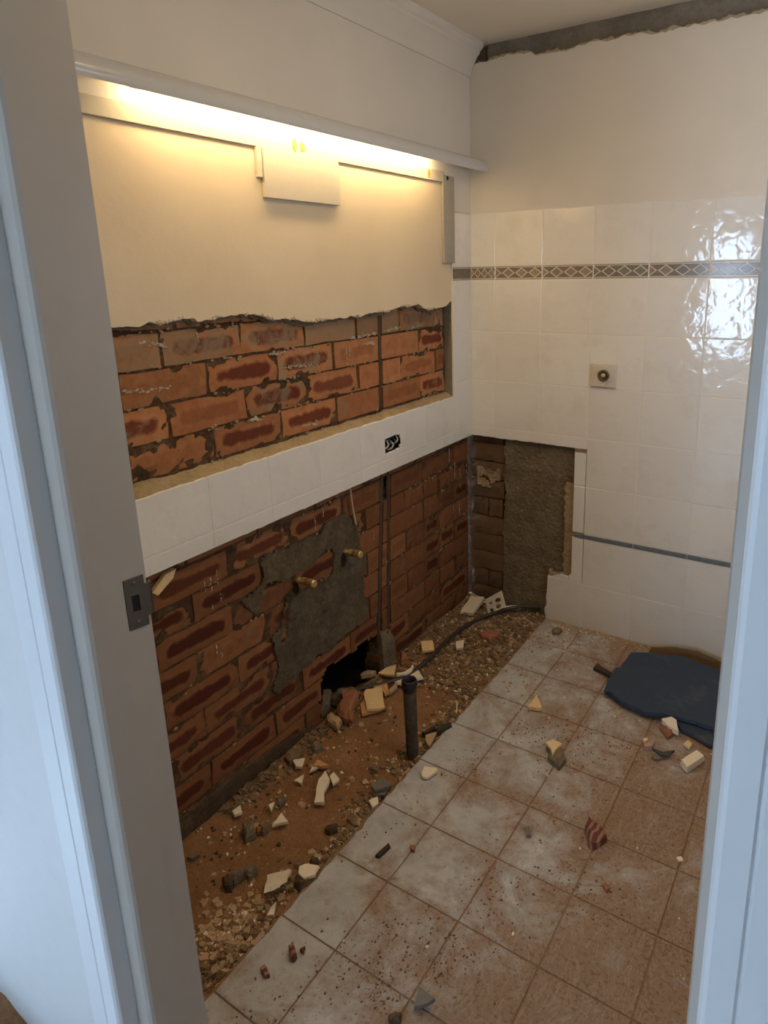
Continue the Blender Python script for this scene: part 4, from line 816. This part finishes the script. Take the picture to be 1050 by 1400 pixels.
# ---- floor: slab, tiles on it, sand where the cabinets stood
floor = obj('floor', box((-.4, -2.3, -.16), (2.0, .06, -.06)), 'floor_grout', **S)
obj('floor_bed', box((.398, -2.3, -.07), (1.95, .0, -.0025)), 'floor_grout', floor)
edge_line = rough_line([(.404, -2.3), (.408, -1.6), (.402, -1.1), (.407, -.5), (.400, .0)], .02, .006, 1.0)
FX = [.405, .585]+[.585+.224*i for i in range(1, 7)]
FY = [-1.547+.2217*i for i in range(-4, 7)]+[.0]
FG = .002
for x0, x1 in zip(FX, FX[1:]):
    for y0, y1 in zip(FY, FY[1:]):
        y1 = min(y1, 0.0)
        if y1-y0 < .02: continue
        xl, xr, yl, yh = x0+FG, x1-FG, max(y0, -2.3)+FG, y1-FG
        if x0 == FX[0]:
            lf = [p for p in edge_line if yl < p[1] < yh]
            poly = [(lf[0][0], yl)]+lf+[(lf[-1][0], yh)]
            poly = [(xr, yh), (xr, yl)]+poly
        else: poly = [(xl, yl), (xr, yl), (xr, yh), (xl, yh)]
        t = tile_piece(poly, 'z', -.012, 0.0, floor, 'floor_tile', 'floor_tile', .001)
        t.location.z = rng.uniform(-.0006, .0006)
obj('floor_hall', box((-1.1, -4.9, -.16), (2.6, -2.3, -.0)), 'hallfloor', **S)

def pile(x, y):   # level of the sand and rubble
    k = max(0, min(1, (y+.62)/.35))
    return -.024+.010*nz(x, y, 0, 5)+.005*nz(x, y, 3, 19)+.0022*nz(x, y, 7, 60)+k*(.014+.014*nz(x, y, 2, 8))+.010*max(0, 1-abs(x+.02)/.06)+.012*max(0, 1-abs(x-.385)/.05)*(.4+.6*nz(x, y, 4, 14))
sand = obj('sand_bed', sheet('z', (-.295, -2.35, .43, .055), .011, lambda x, y: min(pile(x, y), -.006 if x > .385 else 9) if x > -.05 else pile(-.05, y)-.01-.5*(-.05-x), lambda x, y: x > -.055 or (x > -.10 and -1.3 < y < -.6), -.09), 'dirt', kind='stuff', label='brown sand and rubble bed along the foot of the brick wall', category='sand')

def chip(bm, c, s, flat):
    m = Matrix.Rotation(rng.uniform(0, 6.28), 4, 'Z') @ Matrix.Rotation(rng.uniform(-.5, .5), 4, 'X')
    n = rng.choice((3, 4, 4, 5)); top = []; bot = []
    for k in range(n):
        a = 6.283*k/n+rng.uniform(-.4, .4); r = s*rng.uniform(.6, 1.1)
        top.append(bm.verts.new(Vector(c)+m @ Vector((r*.8*math.cos(a), r*.8*math.sin(a), s*flat))))
        bot.append(bm.verts.new(Vector(c)+m @ Vector((r*math.cos(a), r*math.sin(a)*rng.uniform(.6, 1), -s*.3))))
    bm.faces.new(top)
    for k in range(n): bm.faces.new((bot[k], bot[(k+1) % n], top[(k+1) % n], top[k]))
def scatter(name, label, mat, n, where, smin, smax, flat=.6, level=None, pw=2.2):
    bm = bmesh.new(); k = 0; tries = 0
    while k < n and tries < n*30:
        tries += 1; p = where()
        if p is None: continue
        x, y = p; s = smin+(smax-smin)*rng.random()**pw
        z = level(x, y) if level else pile(x, y)
        chip(bm, (x, y, z+s*.1), s, flat*rng.uniform(.5, 1.2)); k += 1
    me = to_mesh(bm)
    if name == 'rubble': return obj(name, me, mat, sand, kind='stuff', label=label)
    return obj(name, me, mat, kind='stuff', label=label, category='rubble')
def w_back():
    y = -.75+.78*rng.random()**.8; x = rng.uniform(-.03, .40)
    return (x, y) if nz(x, y, 5, 6) > -.35 else None
def w_edge():
    y = rng.uniform(-2.3, .02); x = .395-abs(rng.gauss(0, .045))
    return (x, y) if x > -.03 and nz(x, y, 3, 7) > -.25 else None
def w_foot():
    y = rng.uniform(-1.9, -.1); x = -.03+abs(rng.gauss(0, .03)); return (x, y) if nz(y, 1, 0, 5) > -.1 else None
def w_sand():
    x = rng.uniform(-.03, .40); y = rng.uniform(-2.2, -.6); return (x, y) if nz(x, y, 9, 5) > -.2 else None
def w_patch():
    x = rng.gauss(.30, .05); y = rng.gauss(-1.86, .07); return (x, y) if x < .40 else None
def any_of(*fs): return lambda: rng.choice(fs)()
scatter('rubble', 'brown mortar rubble strewn over the sand by the back corner', 'mortar_brown', 2600, any_of(w_back, w_back, w_back, w_edge, w_edge, w_foot), .003, .021, .45)
scatter('rubble', 'pale chips of plaster and tile strewn along the sand', 'tan', 2200, any_of(w_back, w_back, w_edge, w_edge, w_patch, w_sand), .002, .017, .4)
scatter('rubble', 'fine cream plaster flecks sprinkled on the sand', 'shard', 900, any_of(w_back, w_back, w_edge, w_sand, w_patch), .0015, .0095, .4)
scatter('rubble', 'grey mortar gravel along the cut edge of the floor tiles', 'mortar', 1500, any_of(w_back, w_edge, w_foot), .003, .014)
scatter('rubble', 'dark clods scattered over the bare sand', 'mortar_dark', 420, any_of(w_sand, w_sand, w_edge, w_foot), .003, .010)
def w_floor():
    x = .42+1.4*rng.random(); y = rng.uniform(-2.25, -.03)
    return (x, y) if nz(x, y, 3, 4)+.4*nz(x, y, 8, 11) > .02 else None
CLUMPS = ((.745, -1.79, .03), (.81, -1.62, .05), (.70, -1.66, .04), (.82, -1.43, .05), (1.02, -1.32, .05), (1.10, -1.29, .05), (.97, -.68, .06), (.86, -.72, .05), (.66, -.80, .05), (.84, -1.66, .04), (.78, -.79, .06), (.72, -1.77, .03), (.63, -1.77, .05), (.55, -1.95, .06), (.56, -1.06, .04))
def w_clump():
    cx, cy, s = rng.choice(CLUMPS)
    return (rng.gauss(cx, s), rng.gauss(cy, s))
def w_wall():
    x = rng.uniform(.40, 1.3); y = -.006-abs(rng.gauss(0, .02)); return (x, y)
def w_near():
    x = .41+abs(rng.gauss(0, .25)); y = -abs(rng.gauss(0, .28))-.01; return (x, y) if x < 1.3 else None
lv = lambda x, y: 0.0
def ok_floor(f):
    def g():
        p = f()
        return p if p and p[0] > .415 and p[1] < -.004 and p[1] > -2.28 else None
    return g
scatter('crumbs', 'brown brick crumbs scattered across the dusty floor tiles', 'crumb', 2600, ok_floor(any_of(w_floor, w_floor, w_clump)), .0010, .0048, .5, lv, 3)
scatter('crumbs', 'pale plaster flecks scattered across the floor tiles', 'shard', 620, ok_floor(any_of(w_floor, w_near, w_near, w_wall)), .0012, .007, .35, lv, 3)
scatter('crumbs', 'tan plaster rubble swept against the foot of the tiled wall', 'tan', 900, ok_floor(any_of(w_wall, w_wall, w_near)), .002, .010, .6, lv, 2)

# ================================================================== THINGS
# ---- fluorescent wall light with its half round pelmet
wl = thing('wall_light', 'long white fluorescent wall light with rounded cover glowing onto the wall', 'wall light', (0.03, -.9, 2.05))
def lpart(n, me, mat, par=wl):
    o = obj(n, me, mat, par)
    if par is wl: o.location = (-.03, .9, -2.05)
    return o
def arc(r, a0, a1, n): return [(.060+r*math.cos(R(a0+(a1-a0)*i/n)), 2.049+r*math.sin(R(a0+(a1-a0)*i/n))) for i in range(n+1)]
cov = [(.0005, 2.0840)]+arc(.035, 90, -32, 16)+arc(.0325, -32, 90, 16)+[(.0005, 2.0815)]
o = lpart('cover', prism(cov, 'y', -1.86, -.012), 'cover'); autosmooth(o, 35)
lpart('tube', tube([(.063, -1.655, 2.0505), (.063, -.345, 2.0505)], .0115, 16), 'tube')
for y0, y1 in ((-1.675, -1.655), (-.345, -.325)): lpart('end_cap', tube([(.063, y0, 2.0505), (.063, y1, 2.0505)], .0130, 16), 'cover')
lpart('back_plate', box((.0005, -1.75, 2.058), (.006, -.25, 2.078)), 'cover')
for y in (-1.497, -.559):
    bm = bmesh.new(); box((.022, y-.013, 2.083), (.036, y+.013, 2.094), .002, bm=bm); box((.010, y-.018, 2.083), (.024, y-.004, 2.088), bm=bm)
    lpart('mounting_clip', to_mesh(bm), 'dark_hole')

# ---- unseen ceiling lamp, added to fill the room with warm light
cl_ = thing('fill_lamp', 'unseen round dome lamp added to fill the room with warm light', 'fill lamp', (1.25, -1.25, ZC))
obj('base', lathe([(.0001, -.001), (.19, -.001), (.19, -.022), (.175, -.024)], 28), 'cover', cl_)
obj('diffuser', lathe([(.175, -.024), (.17, -.045), (.145, -.070), (.10, -.086), (.05, -.094), (.0001, -.096)], 28), 'lamp', cl_)

# ---- painted boards left on the plaster where the cupboards hung
def board(name, label, cat, lo, hi, mat, group=None):
    c = [(lo[i]+hi[i])/2 for i in range(3)]
    me = box([lo[i]-c[i] for i in range(3)], [hi[i]-c[i] for i in range(3)], .0012)
    o = obj(name, me, mat, None, label=label, category=cat); o.location = c
    if group: o['group'] = group
    return o
board('timber_batten', 'long cream batten running under the wall light', 'batten', (-.0055, -2.0, 1.978), (.0045, -.222, 2.020), 'batten')
mb = board('mounting_board', 'rectangular cream board hanging below the batten under the wall light', 'board', (-.0055, -1.236, 1.842), (.012, -.904, 1.977), 'panelboard')
board('timber_block', 'short narrow cream block against the left side of the rectangular board', 'block', (-.0055, -1.256, 1.896), (.007, -1.238, 1.977), 'panelboard')
board('timber_strip', 'grey vertical strip on the wall at the right end of the batten', 'strip', (-.0055, -.240, 1.657), (.007, -.150, 2.006), 'greywood')
for y, z, w, h in ((-1.098, 2.003, .010, .022), (-1.064, 2.000, .012, .020), (-.344, 2.001, .009, .020)):
    ang = [(math.cos(6.283*k/9)*w*rng.uniform(.6, 1.1), math.sin(6.283*k/9)*h*rng.uniform(.6, 1.1)) for k in range(9)]
    lab = {-1.098: 'left one of two rusty glue stains on the batten above the board', -1.064: 'right one of two rusty glue stains on the batten above the board', -.344: 'small rusty glue stain on the batten near its right end'}[y]
    o = obj('glue_stain', prism(ang, 'x', 0, .0016), 'rust', None, label=lab, category='stain'); o.location = (.0044, y, z)
o = obj('screw_hole_plug', lathe([(.0001, .002), (.007, .002), (.009, 0)], 12), 'dark_hole', None, label='black screw plug at the right end of the batten', category='plug'); o.rotation_euler = (0, R(90), 0); o.location = (.0072, -.205, 1.996)

# ---- socket opening in the tile band
sb = thing('wall_box', 'open black socket box with loose wires in the tile band', 'socket box', (-.02, -.647, .968))
def spart(n, me, mat, par=sb):
    o = obj(n, me, mat, par)
    if par is sb: o.location = (.02, .647, -.968)
    return o
bm = bmesh.new()
for lo, hi in (((-.050, -.700, .937), (-.046, -.592, .999)), ((-.05, -.700, .937), (.001, -.697, .999)), ((-.05, -.595, .937), (.001, -.592, .999)), ((-.05, -.700, .937), (.001, -.592, .940)), ((-.05, -.700, .996), (.001, -.592, .999))): box(lo, hi, bm=bm)
spart('box', to_mesh(bm), 'black')
for k in range(5):
    y = -.675+.016*k; z = .972+.01*math.sin(k*2.1)
    spart('wire', tube(smooth_path([(-.046, y, z+.01), (-.020, y+.012, z+.008), (-.006, y+.006, z-.010), (-.018, y-.010, z-.022), (-.040, y+.004, z-.02)], 5), .0032, 6), 'wire' if k % 2 else 'outlet')

# ---- water outlet plate on the back wall
op = thing('outlet_plate', 'square cream wall plate with torn card and round fitting on the tiles', 'wall plate', (.634, -.004, 1.19))
def opart(n, me, mat, loc=(0, 0, 0)):
    o = obj(n, me, mat, op); o.location = loc; return o
opart('plate', box((-.054, -.008, -.050), (.054, .0, .050), .003, 2), 'outlet')
card = [(-.044, .040), (-.02, .047), (.005, .041), (.028, .046), (.036, .030), (.040, -.002), (.033, -.020), (.018, -.030), (.008, -.046), (-.030, -.044), (-.040, -.020), (-.037, .010)]
opart('torn_card', prism(card, 'y', -.013, -.007), 'paper')
ring = lathe([(.015, .002), (.024, .002), (.024, .013), (.021, .015), (.015, .013), (.015, .002)], 22)
o = opart('ring', ring, 'gunmetal', (.004, -.008, .002)); o.rotation_euler = (R(90), 0, 0)
o = opart('spigot', lathe([(.0001, .018), (.009, .018), (.0105, .015), (.0105, 0), (.012, 0), (.012, -.004)], 16), 'brass', (.004, -.008, .002)); o.rotation_euler = (R(90), 0, 0)
o = opart('opening', lathe([(.0001, .009), (.0155, .009)], 16), 'dark_hole', (.004, -.008, .002)); o.rotation_euler = (R(90), 0, 0)

# ---- capped water pipes
def water_pipe(y, z, tilt, label):
    t = thing('water_pipe', label, 'pipe', (-.04, y, z), 'capped brass water pipes')
    a = obj('pipe', tube([(-.03, 0, 0), (.045, 0, 0)], .0105, 14), 'brass', t)
    b = obj('washer', tube([(.050, 0, 0), (.056, 0, 0)], .0135, 14), 'rubber', t)
    c = obj('end_cap', tube([(.056, 0, 0), (.060, 0, 0), (.082, 0, 0), (.086, 0, 0)], [.0120, .0142, .0142, .0115], 14), 'brass', t)
    d = obj('nut', tube([(.030, 0, 0), (.050, 0, 0)], .0140, 6), 'brass', t); d.data.polygons.foreach_set('use_smooth', [False]*len(d.data.polygons))
    autosmooth(c, 30); t.rotation_euler = (0, 0, R(tilt)); return t
water_pipe(-1.188, .604, 2, 'lower left capped brass pipe sticking out of the cement patch')
water_pipe(-.935, .612, 3, 'upper right capped brass pipe sticking out of the cement patch')
for y, z, w in ((-1.20, .575, .014), (-.950, .582, .017)):
    o = obj('pipe_pocket', lathe([(.0001, .0), (w, .0)], 12), 'dark_hole', wall_left); o.rotation_euler = (0, R(90), 0); o.location = (-.0275, y, z); o.scale = (1.7, .8, 1)
    o.location.x = -.0255

# ---- electrical conduits let into the brickwork
def conduit(label, f, ztop, zbot):
    o = obj('conduit', tube([(-.0475, f(z), z) for z in [ztop-(ztop-zbot)*i/8 for i in range(9)]], .0098, 10), 'conduit', None, label=label, category='conduit', group='conduits buried in the brick wall'); return o
conduit('thin vertical conduit in the exposed bricks above the tile band', yc_left, 1.492, 1.098)
conduit('left conduit of the vertical pair below the tile band', yc_left, .86, .10)
conduit('right conduit of the vertical pair below the tile band', yc_right, .86, .10)

# ---- pale fibre hanging below the band, sliver of timber by the strike plate
obj('hanging_fibre', tube(smooth_path([(-.022, -.895, .862), (-.020, -.893, .82), (-.022, -.884, .76), (-.020, -.873, .70)], 5), [.004]*8+[.0045]*7+[.005], 7), 'string', None, label='thin pale fibre hanging from the tile band above the upper pipe', category='fibre')
o = obj('timber_splinter', prism([(-1.735, .800), (-1.690, .835), (-1.655, .838), (-1.668, .815), (-1.72, .785)], 'x', -.036, -.022), 'cream', None, label='tan splinter wedged under the tile band beside the strike plate', category='splinter', group='timber scraps')

# ---- black cable
obj('black_cable', tube(smooth_path([(-.26, -1.13, -.02), (-.15, -1.03, -.008), (-.01, -.878, 0), (.079, -.747, .002), (.104, -.59, .004), (.096, -.427, .006), (.108, -.266, .008), (.146, -.16, .012), (.202, -.068, .02), (.262, -.018, .030), (.310, .004, .036), (.345, .016, .036), (.360, .03, .030)], 8), .0088, 12), 'cable', None, label='thick black cable curving from the wall hole to the back wall', category='cable')

# ---- standing waste pipe
dp = thing('drain_pipe', 'dirty grey waste pipe standing upright in the sand at the floor tile edge', 'pipe', (.362, -1.092, -.03))
obj('pipe', lathe([(.0205, .0), (.0210, .05), (.0220, .15), (.0232, .280), (.0200, .280), (.0195, .10)], 24), 'drain', dp)
obj('collar', lathe([(.0236, .276), (.0262, .279), (.0270, .292), (.0268, .310), (.0245, .315), (.0205, .313), (.0198, .296), (.0175, .292), (.0170, .20)], 24), 'black', dp)
obj('pipe_bore', lathe([(.0001, .23), (.0190, .23)], 20), 'drain_in', dp)
dp.rotation_euler = (R(-1.0), R(-1.5), 0)

# ---- blue grey board with rough edges, a second piece under it, brown hardboard behind
def slab(name, label, cat, poly, th, mat, amp=.004, group=None):
    bm = bmesh.new(); n = len(poly); pts = []
    c = sum((Vector(p) for p in poly), Vector())/n
    for i in range(n):
        a, b = Vector(poly[i]), Vector(poly[(i+1) % n]); m = max(1, int((b-a).length/.012)) if amp else 1
        for j in range(m):
            p = a.lerp(b, j/m)
            if j: p += Vector((amp*nz(p.x, p.y, 1, 60), amp*nz(p.x, p.y, 2, 60), 0))
            pts.append(p-c)
    top = [bm.verts.new(p) for p in pts]
    nor = Vector()
    for i in range(len(pts)): nor += pts[i].cross(pts[(i+1) % len(pts)])
    nor.normalize(); nor = nor if nor.z > 0 else -nor
    f = bm.faces.new(top); f.normal_update(); fs = bmesh.ops.triangulate(bm, faces=[f])['faces']
    ex = bmesh.ops.extrude_face_region(bm, geom=fs)
    for g in ex['geom']:
        if isinstance(g, bmesh.types.BMVert): g.co -= nor*th; g.co.x *= 1.02; g.co.y *= 1.02
    o = obj(name, to_mesh(bm), mat, None, label=label, category=cat); o.location = c
    if group: o['group'] = group
    return o
slab('broken_board', 'large dark blue-grey broken board lying on the floor by the back wall', 'board', BOARD, .014, 'board')
slab('broken_board', 'smaller dark board piece underneath the large blue-grey board', 'board', BOARD2, .010, 'board')
hb = [(x, z) for x, _, z in RIM]
o = obj('hardboard_sheet', prism([(.90, .001)]+hb[1:]+[(1.32, .0), ][:1]+[(1.32, .001)], 'y', -.052, -.046), 'hardboard', None, label='curved brown sheet standing between the blue-grey board and tiles', category='sheet')

# ---- perforated ceramic plate leaning in the back corner
pc = (sum(p[0] for p in PERF)/4, sum(p[2] for p in PERF)/4)
loops = [[(x-pc[0], z-pc[1]) for x, _, z in PERF]]
ax = (Vector((PERF[1][0]-PERF[0][0], PERF[1][2]-PERF[0][2]))).normalized(); ay = Vector((-ax.y, ax.x))
for (x, _, z), (ra, rb) in zip(PERFH, ((.020, .011), (.012, .008), (.020, .011), (.013, .010))):
    loops.append([tuple(Vector((x-pc[0], z-pc[1]))+ax*ra*math.cos(6.283*k/12)+ay*rb*math.sin(6.283*k/12)) for k in range(12)])
o = obj('perforated_plate', prism(loops, 'y', -.006, .006), 'plate', None, label='white plate with four dark holes leaning in the back corner', category='plate')
o.location = (pc[0], -.088, pc[1]+.022); o.rotation_euler = (R(-14), 0, 0)

# ---- every larger piece of debris
def debris(name, cat, label, group, mat, th, pts):
    n = len(pts); V = [Vector(p) for p in pts]; c = sum(V, Vector())/n; V = [v-c for v in V]
    lump = mat.startswith('mortar') or mat in ('brickfrag', 'redwedge', 'orange', 'tan') and th > .012
    out = []
    for i in range(n):
        a, b = V[i], V[(i+1) % n]; out.append(a)
        if (b-a).length > .012:
            m = 2 if (b-a).length < .05 else 3
            for j in range(1, m):
                p = a.lerp(b, j/m); k = .10 if lump else .03
                out.append(p+Vector((rng.uniform(-k, k), rng.uniform(-k, k), 0))*(b-a).length)
    bm = bmesh.new(); N = len(out)
    nor = Vector()
    for i in range(N): nor += out[i].cross(out[(i+1) % N])
    nor.normalize(); nor = nor if nor.z > 0 else -nor
    if lump:
        inner = [bm.verts.new(p*.62+nor*th*rng.uniform(.05, .22)) for p in out]
        rim = [bm.verts.new(p*rng.uniform(.92, 1.04)-nor*th*rng.uniform(.05, .35)) for p in out]
        low = [bm.verts.new(p*1.02-nor*th) for p in out]
        bm.faces.new(inner)
        for A, B in ((inner, rim), (rim, low)):
            for i in range(N): bm.faces.new((A[i], A[(i+1) % N], B[(i+1) % N], B[i]))
        bm.faces.new(low)
    else:
        top = [bm.verts.new(p) for p in out]; low = [bm.verts.new(p*(1+rng.uniform(-.04, .08))-nor*th) for p in out]
        bm.faces.new(top); bm.faces.new(low)
        for i in range(N): bm.faces.new((top[i], top[(i+1) % N], low[(i+1) % N], low[i]))
    bm.normal_update(); bmesh.ops.triangulate(bm, faces=[f for f in bm.faces if len(f.verts) > 4])
    o = obj(name, to_mesh(bm), mat, None, label=label, category=cat, group=group); o.location = c
    return o
for n_, c_, l_, g_, m_, t_, p_ in DEBRIS: debris(n_, c_, l_, g_, m_, t_, p_)
